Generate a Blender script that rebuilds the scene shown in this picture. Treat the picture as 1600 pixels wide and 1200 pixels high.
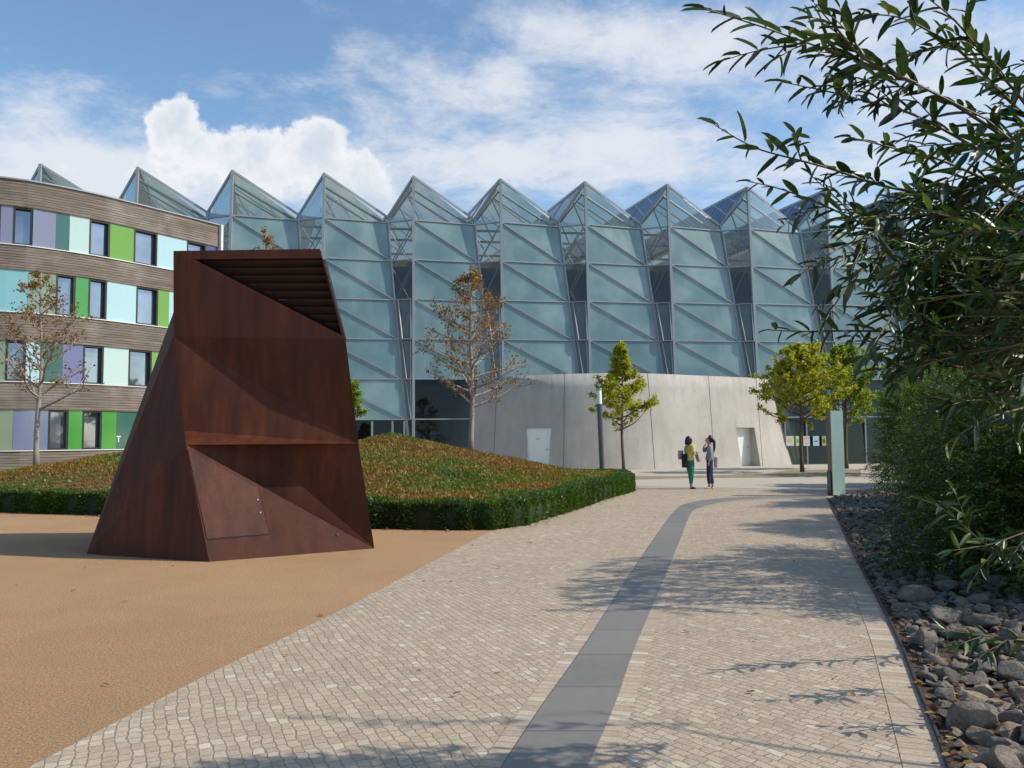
import bpy, bmesh, math, random
import numpy as np
from mathutils import Vector, Matrix
random.seed(7); RNG = np.random.default_rng(7)
R = math.radians
sc = bpy.context.scene
for o in list(bpy.data.objects): bpy.data.objects.remove(o)
COL = sc.collection

# ------------------------------------------------------------------ camera
F = 1294.8; PITCH = .0664; ROLL = .0086; EYE = Vector((0, 0, 1.6))
c_, s_ = math.cos(PITCH), math.sin(PITCH); cr, sr = math.cos(ROLL), math.sin(ROLL)
right0 = Vector((1, 0, 0)); up0 = Vector((0, -s_, c_)); fwd = Vector((0, c_, s_))
right = right0 * cr - up0 * sr; up = right0 * sr + up0 * cr
cam_d = bpy.data.cameras.new("camera"); cam = bpy.data.objects.new("camera", cam_d); COL.objects.link(cam)
cam_d.sensor_width = 17.3; cam_d.lens = F / 1600 * 17.3; cam_d.clip_start = .05; cam_d.clip_end = 3000
cam.matrix_world = Matrix.Translation(EYE) @ Matrix((right, up, -fwd)).transposed().to_4x4()
sc.camera = cam
def ray(px, py):
    d = right * ((px - 800) / F) + up * ((600 - py) / F) + fwd
    return d
def G(px, py, z=0.0):
    d = ray(px, py); t = (z - EYE.z) / d.z; return EYE + d * t
def at(px, py, Y):
    d = ray(px, py); return EYE + d * (Y / d.y)

# ------------------------------------------------------------------ sun, sky, exposure
SUN_EL, SUN_AZ = R(41), R(97)          # azimuth clockwise from +Y
sdir = Vector((math.cos(SUN_EL) * math.sin(SUN_AZ), math.cos(SUN_EL) * math.cos(SUN_AZ), math.sin(SUN_EL)))
ld = bpy.data.lights.new("sun", 'SUN'); ld.energy = 4.3; ld.angle = R(.55); ld.color = (1, .925, .80)
lo = bpy.data.objects.new("sun", ld); COL.objects.link(lo); lo.rotation_euler = (-sdir).to_track_quat('-Z', 'Y').to_euler(); lo.location = (40, 0, 40)
sc.view_settings.view_transform = 'Standard'; sc.view_settings.look = 'None'
sc.view_settings.exposure = 0.0; sc.view_settings.gamma = 1

class NT:
    def __init__(s, tree): s.t = tree; s.N = tree.nodes; s.L = tree.links
    def set(s, sock, v):
        if hasattr(v, 'is_linked') or isinstance(v, bpy.types.NodeSocket): s.L.new(v, sock)
        elif isinstance(v, (tuple, list)) and len(v) == 3 and sock.type == 'RGBA': sock.default_value = (*v, 1)
        else: sock.default_value = v
    def n(s, typ, out=0, props=None, **ins):
        nd = s.N.new(typ)
        for k, v in (props or {}).items(): setattr(nd, k, v)
        for k, v in ins.items():
            key = int(k[1:]) if k[0] == 'i' and k[1:].isdigit() else k.replace('_', ' ')
            s.set(nd.inputs[key], v)
        return nd.outputs[out] if out is not None else nd
    def m(s, op, a, b=0.0, c=None):
        ins = dict(i0=a, i1=b)
        if c is not None: ins['i2'] = c
        return s.n('ShaderNodeMath', props=dict(operation=op), **ins)
    def mix(s, f, a, b, blend='MIX'):
        nd = s.N.new('ShaderNodeMix'); nd.data_type = 'RGBA'; nd.blend_type = blend
        s.set(nd.inputs[0], f); s.set(nd.inputs[6], a); s.set(nd.inputs[7], b); return nd.outputs[2]
    def ramp(s, f, stops, interp='LINEAR'):
        nd = s.N.new('ShaderNodeValToRGB'); nd.color_ramp.interpolation = interp
        el = nd.color_ramp.elements
        while len(el) < len(stops): el.new(.5)
        for e, (p, c) in zip(el, stops):
            e.position = p; e.color = (*c, 1) if isinstance(c, (tuple, list)) else (c, c, c, 1)
        s.set(nd.inputs[0], f); return nd.outputs[0]
    def sstep(s, x, a, b):
        return s.n('ShaderNodeMapRange', props=dict(interpolation_type='SMOOTHSTEP'), i0=x, i1=a, i2=b, i3=0.0, i4=1.0)
    def noise(s, vec=None, scale=5, detail=6, rough=.6, out=0, dist=0.0):
        ins = dict(Scale=scale, Detail=detail, Roughness=rough, Distortion=dist)
        if vec is not None: ins['Vector'] = vec
        return s.n('ShaderNodeTexNoise', out=out, **ins)
    def mapv(s, vec, scale=(1, 1, 1), rot=(0, 0, 0), loc=(0, 0, 0)):
        return s.n('ShaderNodeMapping', Vector=vec, Scale=scale, Rotation=rot, Location=loc)

w = bpy.data.worlds.new("World"); sc.world = w; w.use_nodes = True
w.node_tree.nodes.clear(); q = NT(w.node_tree)
tc = q.n('ShaderNodeTexCoord', out='Generated')
sky = q.n('ShaderNodeTexSky', props=dict(sky_type='NISHITA', sun_disc=False, sun_elevation=SUN_EL, sun_rotation=SUN_AZ, altitude=80, air_density=1.0, dust_density=.9, ozone_density=1.6))
sx = q.n('ShaderNodeSeparateXYZ', out=None, Vector=tc); X_, Y_, Z_ = sx.outputs
Yc = q.m('MAXIMUM', Y_, .05); u = q.m('DIVIDE', X_, Yc); v = q.m('DIVIDE', Z_, Yc)
front = q.sstep(Y_, .1, .45)
zc = q.m('ADD', q.m('MAXIMUM', Z_, 0.0), .16)
pl = q.n('ShaderNodeCombineXYZ', X=q.m('DIVIDE', X_, zc), Y=q.m('DIVIDE', Y_, zc), Z=0.0)
n1 = q.noise(pl, 1.5, 12, .66, dist=.4); n2 = q.noise(pl, 5.5, 10, .7, dist=.3)
nd3 = q.noise(tc, 11.0, 9, .62); n4 = q.noise(tc, 26.0, 6, .6)
def blob(px, py, rx, ry, a=1.0):
    cu, cv = (px - 800) / F, (688 - py) / F
    du = q.m('MULTIPLY', q.m('SUBTRACT', u, cu), F / rx); dv = q.m('MULTIPLY', q.m('SUBTRACT', v, cv), F / ry)
    r2 = q.m('ADD', q.m('MULTIPLY', du, du), q.m('MULTIPLY', dv, dv))
    return q.m('MULTIPLY', q.m('EXPONENT', q.m('MULTIPLY', r2, -1.0)), a)
def total(L):
    t = L[0]
    for b in L[1:]: t = q.m('ADD', t, b)
    return t
# thin high cloud
veil = total([blob(40, 130, 110, 80, .42), blob(700, 110, 130, 80, .36), blob(1080, 50, 200, 100, .5), blob(1450, 120, 240, 200, .42), blob(780, 110, 60, 40, .35), blob(980, 190, 120, 50, .3), blob(1130, 260, 200, 50, .35),
              blob(120, 270, 300, 60, .9), blob(860, 250, 260, 60, .40), blob(930, 40, 200, 60, .3), blob(600, 250, 230, 60, .35), blob(560, 90, 90, 60, .3), blob(330, 110, 160, 40, .25), blob(230, 40, 220, 80, -.5), blob(620, 30, 120, 50, -.12)])
veil = q.m('MULTIPLY', veil, front)
cover = q.m('ADD', q.m('ADD', q.m('MULTIPLY', n1, 1.5), q.m('MULTIPLY', n2, 1.15)), veil)
thin = q.m('MULTIPLY', q.sstep(cover, 1.34, 2.05), .92)
# heaped cloud at the left
body = total([blob(270, 168, 44, 40, 1.15), blob(228, 178, 28, 30, .5), blob(300, 215, 60, 40, .6), blob(390, 228, 60, 40, .95), blob(488, 212, 46, 38, 1.15), blob(545, 262, 55, 45, .8), blob(590, 310, 50, 40, .7), blob(400, 290, 220, 60, .7), blob(150, 250, 160, 45, .35)])
cum_in = q.m('ADD', body, q.m('MULTIPLY', q.m('SUBTRACT', nd3, .5), 3.2))
cum_in = q.m('ADD', cum_in, q.m('MULTIPLY', q.m('SUBTRACT', n4, .5), 1.3))
cum = q.m('MULTIPLY', q.m('MULTIPLY', q.sstep(cum_in, .44, .80), front), q.sstep(body, .22, .45))
fade = q.sstep(v, .24, .40)
cum = q.m('MULTIPLY', cum, q.m('ADD', q.m('MULTIPLY', fade, .5), .38))
depth = q.sstep(q.m('ADD', cum_in, q.m('MULTIPLY', q.m('SUBTRACT', n4, .5), .8)), .55, 1.7)
SKY_GAIN = .15
skyc = q.mix(1.0, sky, (SKY_GAIN * 1.05, SKY_GAIN * 1.20, SKY_GAIN * 1.22), 'MULTIPLY')
c1 = q.mix(thin, skyc, (.80, .83, .89))
ccol = q.mix(depth, (.98, .98, .98), (.70, .75, .83))
c2 = q.mix(cum, c1, ccol)
bg = q.n('ShaderNodeBackground', Color=c2, Strength=1.0)
q.n('ShaderNodeOutputWorld', out=None, Surface=bg)

# ------------------------------------------------------------------ helpers
def mat(name, fn, rough=.6, metal=0.0, spec=.5):
    m = bpy.data.materials.new(name); m.use_nodes = True; t = m.node_tree; t.nodes.clear(); q = NT(t)
    p = q.n('ShaderNodeBsdfPrincipled', out=None); p.inputs['Roughness'].default_value = rough
    p.inputs['Metallic'].default_value = metal; p.inputs['Specular IOR Level'].default_value = spec
    out = q.n('ShaderNodeOutputMaterial', out=None)
    q.L.new(p.outputs[0], out.inputs[0]); q.p = p; q.out = out
    q.oc = q.n('ShaderNodeTexCoord', out='Object')
    q.gp = q.n('ShaderNodeNewGeometry', out='Position')
    fn(q); return m
def bump(q, h, strength=.4, dist=.01):
    q.set(q.p.inputs['Normal'], q.n('ShaderNodeBump', Strength=strength, Distance=dist, Height=h))
def flat(name, col, rough=.5, metal=0.0, var=.12, scale=3.0, spec=.5, bmp=0):
    def fn(q):
        n = q.noise(q.gp, scale, 5, .6)
        c = q.mix(n, tuple(x * (1 - var) for x in col), tuple(min(1, x * (1 + var)) for x in col))
        q.set(q.p.inputs['Base Color'], c)
        if bmp: bump(q, q.noise(q.gp, scale * 8, 4), bmp, .005)
    return mat(name, fn, rough, metal, spec)

def tag(o, label=None, cat=None, group=None, kind=None):
    if label: o['label'] = label
    if cat: o['category'] = cat
    if group: o['group'] = group
    if kind: o['kind'] = kind
    return o
def empty(name, loc, label, cat, group=None, rz=0):
    o = bpy.data.objects.new(name, None); COL.objects.link(o); o.location = loc; o.rotation_euler = (0, 0, rz); o.empty_display_size = .2
    tag(o, label, cat, group); return o
def link(name, me, m, parent=None, world=True):
    o = bpy.data.objects.new(name, me); COL.objects.link(o)
    if m is not None:
        for mm in (m if isinstance(m, (list, tuple)) else [m]): me.materials.append(mm)
    if parent is not None:
        o.parent = parent
        if world:                       # geometry was given in world space
            top = parent; M = Matrix.Identity(4)
            while top is not None:
                M = Matrix.Translation(top.location) @ top.rotation_euler.to_matrix().to_4x4() @ M; top = top.parent
            me.transform(M.inverted())
    return o
class MB:
    def __init__(s): s.v = []; s.f = []; s.uv = []
    def add(s, vs, fs, uvs=None):
        b = len(s.v); s.v += [tuple(x) for x in vs]; s.f += [tuple(b + i for i in f) for f in fs]; return s
    def box(s, c, size, rz=0, rot=None):
        c = Vector(c); h = Vector(size) / 2; M = rot if rot is not None else Matrix.Rotation(rz, 3, 'Z')
        vs = [c + M @ Vector((x * h.x, y * h.y, z * h.z)) for x in (-1, 1) for y in (-1, 1) for z in (-1, 1)]
        return s.add(vs, [(0, 1, 3, 2), (4, 6, 7, 5), (0, 4, 5, 1), (2, 3, 7, 6), (0, 2, 6, 4), (1, 5, 7, 3)])
    def beam(s, a, b, w=.1, h=None, upv=(0, 0, 1)):
        a = Vector(a); b = Vector(b); d = (b - a); L = d.length
        if L < 1e-6: return s
        d /= L; x = d.cross(Vector(upv))
        if x.length < .05: x = d.cross(Vector((0, 1, 0)))
        x.normalize(); y = x.cross(d); h = h or w
        vs = [p + x * (i * w / 2) + y * (j * h / 2) for p in (a, b) for i, j in ((-1, -1), (1, -1), (1, 1), (-1, 1))]
        return s.add(vs, [(0, 1, 2, 3), (7, 6, 5, 4), (0, 4, 5, 1), (1, 5, 6, 2), (2, 6, 7, 3), (3, 7, 4, 0)])
    def tube(s, pts, rad, n=8, cap=True):
        pts = [Vector(p) for p in pts]; k = len(pts)
        if not hasattr(rad, '__len__'): rad = [rad] * k
        vs = []; fs = []
        prev = None
        for i, p in enumerate(pts):
            d = (pts[min(i + 1, k - 1)] - pts[max(i - 1, 0)])
            d = d.normalized() if d.length > 1e-9 else Vector((0, 0, 1))
            if prev is None: x = d.orthogonal().normalized()
            else:
                x = prev - d * prev.dot(d); x = x.normalized() if x.length > 1e-6 else d.orthogonal().normalized()
            prev = x; y = d.cross(x)
            for j in range(n):
                a = 2 * math.pi * j / n; vs.append(p + (x * math.cos(a) + y * math.sin(a)) * rad[i])
        for i in range(k - 1):
            for j in range(n):
                fs.append((i * n + j, i * n + (j + 1) % n, (i + 1) * n + (j + 1) % n, (i + 1) * n + j))
        if cap: fs.append(tuple(range(n - 1, -1, -1))); fs.append(tuple((k - 1) * n + j for j in range(n)))
        return s.add(vs, fs)
    def mesh(s, name='m'):
        me = bpy.data.meshes.new(name); me.from_pydata(s.v, [], s.f); me.update(); return me
    def build(s, name, m, parent=None, smooth=False, bevel=0):
        me = s.mesh(name)
        if bevel:
            bm = bmesh.new(); bm.from_mesh(me)
            bmesh.ops.bevel(bm, geom=list(bm.edges), offset=bevel, segments=2, affect='EDGES', profile=.6); bm.to_mesh(me); bm.free()
        if smooth: me.polygons.foreach_set('use_smooth', [True] * len(me.polygons))
        return link(name, me, m, parent)
def sheet(name, poly, z, m, sub=0, kind='structure', label=None):
    bm = bmesh.new(); vs = [bm.verts.new((p[0], p[1], z)) for p in poly]; f = bm.faces.new(vs)
    if f.normal.z < 0: f.normal_flip()
    bmesh.ops.triangulate(bm, faces=bm.faces[:])
    bm.normal_update()
    for f in bm.faces:
        if f.normal.z < 0: f.normal_flip()
    me = bpy.data.meshes.new(name); bm.to_mesh(me); bm.free(); o = link(name, me, m)
    tag(o, label, None, None, kind); return o
def strip(name, Lp, Rp, z, m, parent=None, thick=0):
    """band between two polylines, uv in metres along/across"""
    vs = []; fs = []; us = []; s = 0
    for i, (a, b) in enumerate(zip(Lp, Rp)):
        if i: s += ((Vector(Lp[i][:2]) + Vector(Rp[i][:2])) / 2 - (Vector(Lp[i - 1][:2]) + Vector(Rp[i - 1][:2])) / 2).length
        wd = (Vector(a[:2]) - Vector(b[:2])).length
        vs += [(a[0], a[1], z), (b[0], b[1], z)]; us += [(s, 0), (s, wd)]
        if i: k = 2 * i; fs.append((k - 2, k - 1, k + 1, k))
    me = bpy.data.meshes.new(name); me.from_pydata(vs, [], fs); uvl = me.uv_layers.new(name='UVMap')
    for l in me.loops: uvl.data[l.index].uv = us[l.vertex_index]
    me.update()
    if me.polygons[0].normal.z < 0: me.flip_normals()
    return link(name, me, m, parent)
def catmull(pts, n=8):
    P = [Vector(p) for p in pts]; out = []
    for i in range(len(P) - 1):
        p0 = P[max(i - 1, 0)]; p1 = P[i]; p2 = P[i + 1]; p3 = P[min(i + 2, len(P) - 1)]
        for k in range(n):
            t = k / n
            out.append(.5 * ((2 * p1) + (p2 - p0) * t + (2 * p0 - 5 * p1 + 4 * p2 - p3) * t * t + (3 * p1 - p0 - 3 * p2 + p3) * t ** 3))
    out.append(P[-1]); return out

def leaf_mesh(name, C, D, Nn, Ln, Wd, shape='diamond', rnd=None, curl=.15):
    """many leaves in one mesh. C base points, D unit directions, Nn unit normals"""
    C = np.asarray(C, float); D = np.asarray(D, float); Nn = np.asarray(Nn, float); k = len(C)
    Ln = np.broadcast_to(np.asarray(Ln, float), (k,))[:, None]; Wd = np.broadcast_to(np.asarray(Wd, float), (k,))[:, None]
    S = np.cross(D, Nn); S /= np.linalg.norm(S, axis=1, keepdims=True) + 1e-9
    Nn = np.cross(S, D)
    if shape == 'diamond': prof = [(0, 0, 0), (.45, .5, .0), (1, 0, -curl), (.45, -.5, .0)]; faces = [(0, 1, 2, 3)]
    elif shape == 'tri': prof = [(0, -.5, 0), (1, 0, 0), (0.0, .5, 0)]; faces = [(0, 1, 2)]
    elif shape == 'maple': prof = [(0, 0, 0), (.15, .5, .05), (.7, .42, -.05), (1, 0, -curl), (.7, -.42, -.05), (.15, -.5, .05)]; faces = [(0, 1, 2, 3), (0, 3, 4, 5)]
    else:  # lance: folded along the midrib, drooping
        t = [0, .12, .35, .62, .85, 1.0]; wv = [0, .30, .5, .45, .24, 0]
        prof = [(0, 0, 0)]
        for a, b in zip(t[1:-1], wv[1:-1]): prof += [(a, -b, .06 - curl * a * a), (a, 0, -curl * a * a), (a, b, .06 - curl * a * a)]
        prof.append((1, 0, -curl))
        faces = [(0, 2, 1), (0, 3, 2)]
        for r in range(3):
            b = 1 + 3 * r; faces += [(b, b + 1, b + 4, b + 3), (b + 1, b + 2, b + 5, b + 4)]
        faces += [(10, 11, 13), (11, 12, 13)]
    pr = np.array(prof); nv = len(pr)
    V = C[:, None, :] + D[:, None, :] * (Ln * pr[None, :, 0])[:, :, None] + S[:, None, :] * (Wd * pr[None, :, 1])[:, :, None] + Nn[:, None, :] * (Ln * pr[None, :, 2])[:, :, None]
    V = V.reshape(-1, 3)
    me = bpy.data.meshes.new(name); me.vertices.add(len(V)); me.vertices.foreach_set('co', V.ravel())
    lens = [len(f) for f in faces]; fl = np.concatenate([np.array(f) for f in faces])
    loops = (np.arange(k)[:, None] * nv + fl[None, :]).ravel()
    tot = np.tile(np.array(lens), k); start = np.concatenate([[0], np.cumsum(tot)[:-1]])
    me.loops.add(len(loops)); me.loops.foreach_set('vertex_index', loops.astype(np.int32))
    me.polygons.add(len(tot)); me.polygons.foreach_set('loop_start', start.astype(np.int32)); me.polygons.foreach_set('loop_total', tot.astype(np.int32))
    me.update(calc_edges=True)
    a = me.attributes.new('rnd', 'FLOAT', 'POINT'); r = RNG.random(k) if rnd is None else rnd
    a.data.foreach_set('value', np.repeat(r, nv).astype(np.float32))
    if shape == 'lance': me.polygons.foreach_set('use_smooth', [True] * len(me.polygons))
    return me
def leafmat(name, stops, trans=.35, rough=.45, patch=None):
    m = bpy.data.materials.new(name); m.use_nodes = True; t = m.node_tree; t.nodes.clear(); q = NT(t)
    a = q.n('ShaderNodeAttribute', out='Fac', props=dict(attribute_name='rnd'))
    gp = q.n('ShaderNodeNewGeometry', out='Position')
    if patch:
        n = q.noise(gp, patch[0], 5, .6); f = q.m('ADD', q.m('MULTIPLY', a, patch[1]), q.m('MULTIPLY', q.m('SUBTRACT', n, .5), patch[2])); f = q.m('ADD', f, patch[3])
    else: f = a
    c = q.ramp(f, stops)
    p = q.n('ShaderNodeBsdfPrincipled', Base_Color=c, Roughness=rough)
    tr = q.n('ShaderNodeBsdfTranslucent', Color=q.mix(1.0, c, (1.3, 1.5, .6), 'MULTIPLY'))
    mx = q.n('ShaderNodeMixShader', i0=trans, i1=p, i2=tr)
    q.n('ShaderNodeOutputMaterial', out=None, Surface=mx); return m
def rand_unit(k):
    v = RNG.normal(size=(k, 3)); return v / np.linalg.norm(v, axis=1, keepdims=True)

# ------------------------------------------------------------------ materials
def f_gravel(q):
    a = q.noise(q.gp, 60, 6, .9); b = q.noise(q.gp, .5, 7, .75); g = q.noise(q.gp, 30, 6, .8)
    c = q.ramp(a, [(.40, (.09, .045, .02)), (.48, (.38, .215, .098)), (.56, (.51, .305, .148)), (.64, (.84, .62, .38))])
    c = q.mix(q.sstep(b, .35, .7), c, q.mix(1.0, c, (.84, .84, .84), 'MULTIPLY'))
    c = q.mix(q.m('MULTIPLY', g, .35), c, (.42, .25, .13)); q.set(q.p.inputs['Base Color'], c); bump(q, a, .9, .012)
gravel = mat('tan_gravel', f_gravel, .9)
def sett_color(q, vec, bw=.13, rh=.095, mortar=.006, warp=.05):
    wn = q.noise(q.gp, .8, 3, .5, out=1); wn2 = q.noise(q.gp, 13, 3, .5, out=1)
    vec = q.n('ShaderNodeVectorMath', props=dict(operation='ADD'), i0=vec, i1=q.n('ShaderNodeVectorMath', props=dict(operation='SCALE'), i0=wn, Scale=warp * 6))
    vec = q.n('ShaderNodeVectorMath', props=dict(operation='ADD'), i0=vec, i1=q.n('ShaderNodeVectorMath', props=dict(operation='SCALE'), i0=wn2, Scale=.012 if warp < .015 else .042))
    br = q.n('ShaderNodeTexBrick', out=None, Vector=vec, Scale=1.0, Mortar_Size=mortar, Mortar_Smooth=.6, Bias=0.0, Brick_Width=bw, Row_Height=rh,
             Color1=(0, 0, 0, 1), Color2=(1, 1, 1, 1), Mortar=(.5, .5, .5, 1))
    br.offset = .42; br.offset_frequency = 2; br.squash = .75; br.squash_frequency = 3
    rr = q.n('ShaderNodeSeparateColor', Color=br.outputs[0])
    return rr, br.outputs[1]
def f_cobble(rot, bw=.13, rh=.095, uv=False, warp=.05, tint=1.0):
    def fn(q):
        src = q.n('ShaderNodeTexCoord', out='UV') if uv else q.gp
        vec = q.mapv(src, rot=(0, 0, rot), loc=(0, .06, 0) if uv else (.031, .047, 0)); r, mo = sett_color(q, vec, bw, rh, warp=warp)
        T = tint
        c = q.ramp(r, [(0, (.34 * T, .25 * T, .17 * T)), (.35, (.43 * T, .33 * T, .235 * T)), (.8, (.485 * T, .38 * T, .272 * T)), (.95, (.54 * T, .435 * T, .32 * T)), (1, (.66 * T, .59 * T, .49 * T))])
        big = q.noise(q.gp, .55, 5, .6); c = q.mix(q.sstep(big, .3, .75), q.mix(1.0, c, (.90, .87, .83), 'MULTIPLY'), q.mix(1.0, c, (1.05, 1.03, 1.0), 'MULTIPLY'))
        fine = q.noise(q.gp, 60, 4, .7); c = q.mix(.34, c, q.ramp(fine, [(.3, (.20, .155, .115)), (.7, (.70, .61, .49))])); mid_ = q.noise(q.gp, 7, 5, .7); c = q.mix(q.m('MULTIPLY', q.sstep(mid_, .5, .75), .35), c, (.30, .24, .18))
        mo2 = q.m('MULTIPLY', mo, q.m('ADD', .45, q.m('MULTIPLY', q.noise(q.gp, 3, 3), .75)))
        c = q.mix(q.m('MULTIPLY', mo2, .85), c, (.22, .175, .13)); q.set(q.p.inputs['Base Color'], c)
        h = q.m('ADD', q.m('MULTIPLY', q.m('SUBTRACT', 1.0, mo), 1.0), q.m('ADD', q.m('MULTIPLY', r, .35), q.m('MULTIPLY', fine, .35)))
        bump(q, h, .55, .012)
    return fn
cobble = mat('granite_setts', f_cobble(R(66), .095, .064, warp=.026), .75)
cobble_r = mat('granite_setts_cross', f_cobble(R(52), .105, .062, warp=.02, tint=.97), .75)
course = mat('granite_sett_course', f_cobble(0, .115, .30, uv=True, warp=.012, tint=.97), .75)
def f_slab(q):
    src = q.n('ShaderNodeTexCoord', out='UV'); br = q.n('ShaderNodeTexBrick', out=None, Vector=q.mapv(src, rot=(0, 0, 0)), Scale=1.0, Mortar_Size=.004, Brick_Width=.82, Row_Height=5.0, Color1=(0, 0, 0, 1), Color2=(1, 1, 1, 1))
    br.offset = 0
    r = q.n('ShaderNodeSeparateColor', Color=br.outputs[0]); n = q.noise(q.gp, 5, 7, .7)
    c = q.mix(r, (.17, .155, .135), (.22, .20, .175)); c = q.mix(q.m('MULTIPLY', q.sstep(n, .4, .8), .55), c, (.235, .225, .21)); c = q.mix(br.outputs[1], c, (.03, .03, .03))
    q.set(q.p.inputs['Base Color'], c); bump(q, q.m('SUBTRACT', n, q.m('MULTIPLY', br.outputs[1], 2.0)), .12, .01)
slab = mat('slate_slab', f_slab, .55)
def f_conc(q):
    st = q.noise(q.mapv(q.gp, scale=(1.2, 1.2, .12)), 2.0, 8, .65); hz = q.noise(q.mapv(q.gp, scale=(.5, .5, 14)), 3.0, 4, .6); big = q.noise(q.gp, .35, 6, .65); fi = q.noise(q.gp, 28, 5, .7)
    c = q.ramp(big, [(.3, (.36, .32, .27)), (.7, (.54, .495, .43))]); c = q.mix(q.m('MULTIPLY', q.sstep(st, .45, .78), .5), c, (.27, .245, .22)); c = q.mix(q.m('MULTIPLY', q.sstep(hz, .5, .8), .3), c, (.30, .28, .26))
    z = q.n('ShaderNodeSeparateXYZ', out=None, Vector=q.gp).outputs[2]
    drip = q.m('MULTIPLY', q.sstep(z, 3.2, 5.2), q.sstep(q.noise(q.mapv(q.gp, scale=(2.5, 2.5, .08)), 2.2, 7, .7), .42, .7))
    c = q.mix(q.m('MULTIPLY', drip, .45), c, (.20, .18, .155)); c = q.mix(.18, c, q.ramp(fi, [(.3, .15), (.7, .62)])); q.set(q.p.inputs['Base Color'], c)
    bump(q, q.m('ADD', fi, q.m('MULTIPLY', hz, .6)), .22, .02)
concrete = mat('weathered_concrete', f_conc, .85)
def f_corten(q):
    st = q.noise(q.mapv(q.oc, scale=(3.5, 3.5, .3)), 1.6, 8, .6); b = q.noise(q.oc, .9, 6, .6); fi = q.noise(q.oc, 40, 5, .7)
    c = q.ramp(st, [(.28, (.027, .0062, .0028)), (.5, (.067, .0155, .0055)), (.75, (.118, .031, .0105))]); c = q.mix(q.sstep(b, .42, .75), c, (.050, .016, .010)); c = q.mix(q.m('MULTIPLY', fi, .22), c, (.10, .030, .013))
    q.set(q.p.inputs['Base Color'], c); q.set(q.p.inputs['Roughness'], q.ramp(fi, [(.3, .55), (.7, .8)])); bump(q, q.m('ADD', fi, b), .12, .01)
corten = mat('weathering_steel', f_corten, .5, 0, .3)
corten_door = mat('weathering_steel_door', lambda q: (f_corten(q), q.set(q.p.inputs['Roughness'], .45)), .4, 0, .45)
louvre_m = flat('dark_louvre_steel', (.045, .022, .015), .6)
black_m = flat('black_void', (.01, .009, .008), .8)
def f_wood(q):
    z = q.n('ShaderNodeSeparateXYZ', out=None, Vector=q.gp).outputs[2]
    pid = q.m('FLOOR', q.m('MULTIPLY', z, 9.0)); fr = q.m('FRACT', q.m('MULTIPLY', z, 9.0))
    gr = q.noise(q.mapv(q.gp, scale=(.5, .5, 30)), 1.6, 8, .65)
    vv = q.n('ShaderNodeCombineXYZ', X=q.m('MULTIPLY', q.n('ShaderNodeSeparateXYZ', out=None, Vector=q.gp).outputs[0], .35), Y=q.m('MULTIPLY', pid, 1.37), Z=0.0)
    pr = q.noise(vv, 1.7, 2, .5)
    c = q.ramp(gr, [(.3, (.075, .054, .04)), (.47, (.16, .125, .098)), (.6, (.25, .205, .168)), (.72, (.37, .325, .28))]); c = q.mix(q.m('MULTIPLY', q.sstep(pr, .5, .72), .6), c, (.11, .085, .07)); c = q.mix(q.m('MULTIPLY', q.sstep(q.noise(q.gp, .6, 4), .45, .7), .5), c, (.36, .31, .27))
    gap = q.m('LESS_THAN', fr, .13); c = q.mix(gap, c, (.012, .010, .009)); q.set(q.p.inputs['Base Color'], c)
    bump(q, q.m('ADD', q.m('MULTIPLY', gr, .4), q.m('SUBTRACT', 1.0, gap)), .6, .02)
wood = mat('weathered_planks', f_wood, .85)
def glasscol(name, col, rough=.08):
    return flat(name, col, rough, 0, .06, .8, .6)
PANEL = {'lilac': (0.21, 0.225, 0.32), 'teal': (.045, .13, .11), 'mint': (0.44, 0.58, 0.54), 'green': (.14, .31, .035), 'cyan': (0.38, 0.57, 0.6), 'turq': (0.22, 0.46, 0.5), 'sage': (.20, .27, .18), 'violet': (0.14, 0.145, 0.31), 'peri': (0.165, 0.195, 0.3), 'leaf': (.06, .27, .05), 'navy': (.06, .07, .2), 'maroon': (.08, .03, .04)}
PM = {k: glasscol('panel_' + k, v) for k, v in PANEL.items()}
white_m = flat('white_metal', (.72, .72, .70), .4, 0, .05)
door_m = flat('white_door_paint', (.78, .78, .76), .35, 0, .04)
steel_m = flat('galvanised_steel', (.29, .315, .335), .42, .15, .1, 2)
dark_m = flat('dark_frame', (.02, .018, .017), .5)
def f_frost(q):
    oi = q.n('ShaderNodeObjectInfo', out='Random'); n = q.m('ADD', q.m('MULTIPLY', q.m('SUBTRACT', oi, .5), .22), q.noise(q.mapv(q.gp, scale=(1, 1, 1.2)), .45, 4, .5)); n2 = q.noise(q.mapv(q.gp, scale=(.6, .6, .25)), 1.1, 5, .6)
    c = q.ramp(n, [(.3, (.095, .175, .185)), (.55, (.14, .23, .238)), (.75, (.23, .32, .315))]); c = q.mix(q.m('MULTIPLY', q.sstep(n2, .45, .7), .45), c, (.27, .35, .34))
    q.set(q.p.inputs['Base Color'], c); q.set(q.p.inputs['Coat Weight'], .5); q.set(q.p.inputs['Coat Roughness'], .04)
    bump(q, q.noise(q.gp, .45, 2), .5, .12)
frost = mat('frosted_glass', f_frost, .28, 0, .6)
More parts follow.
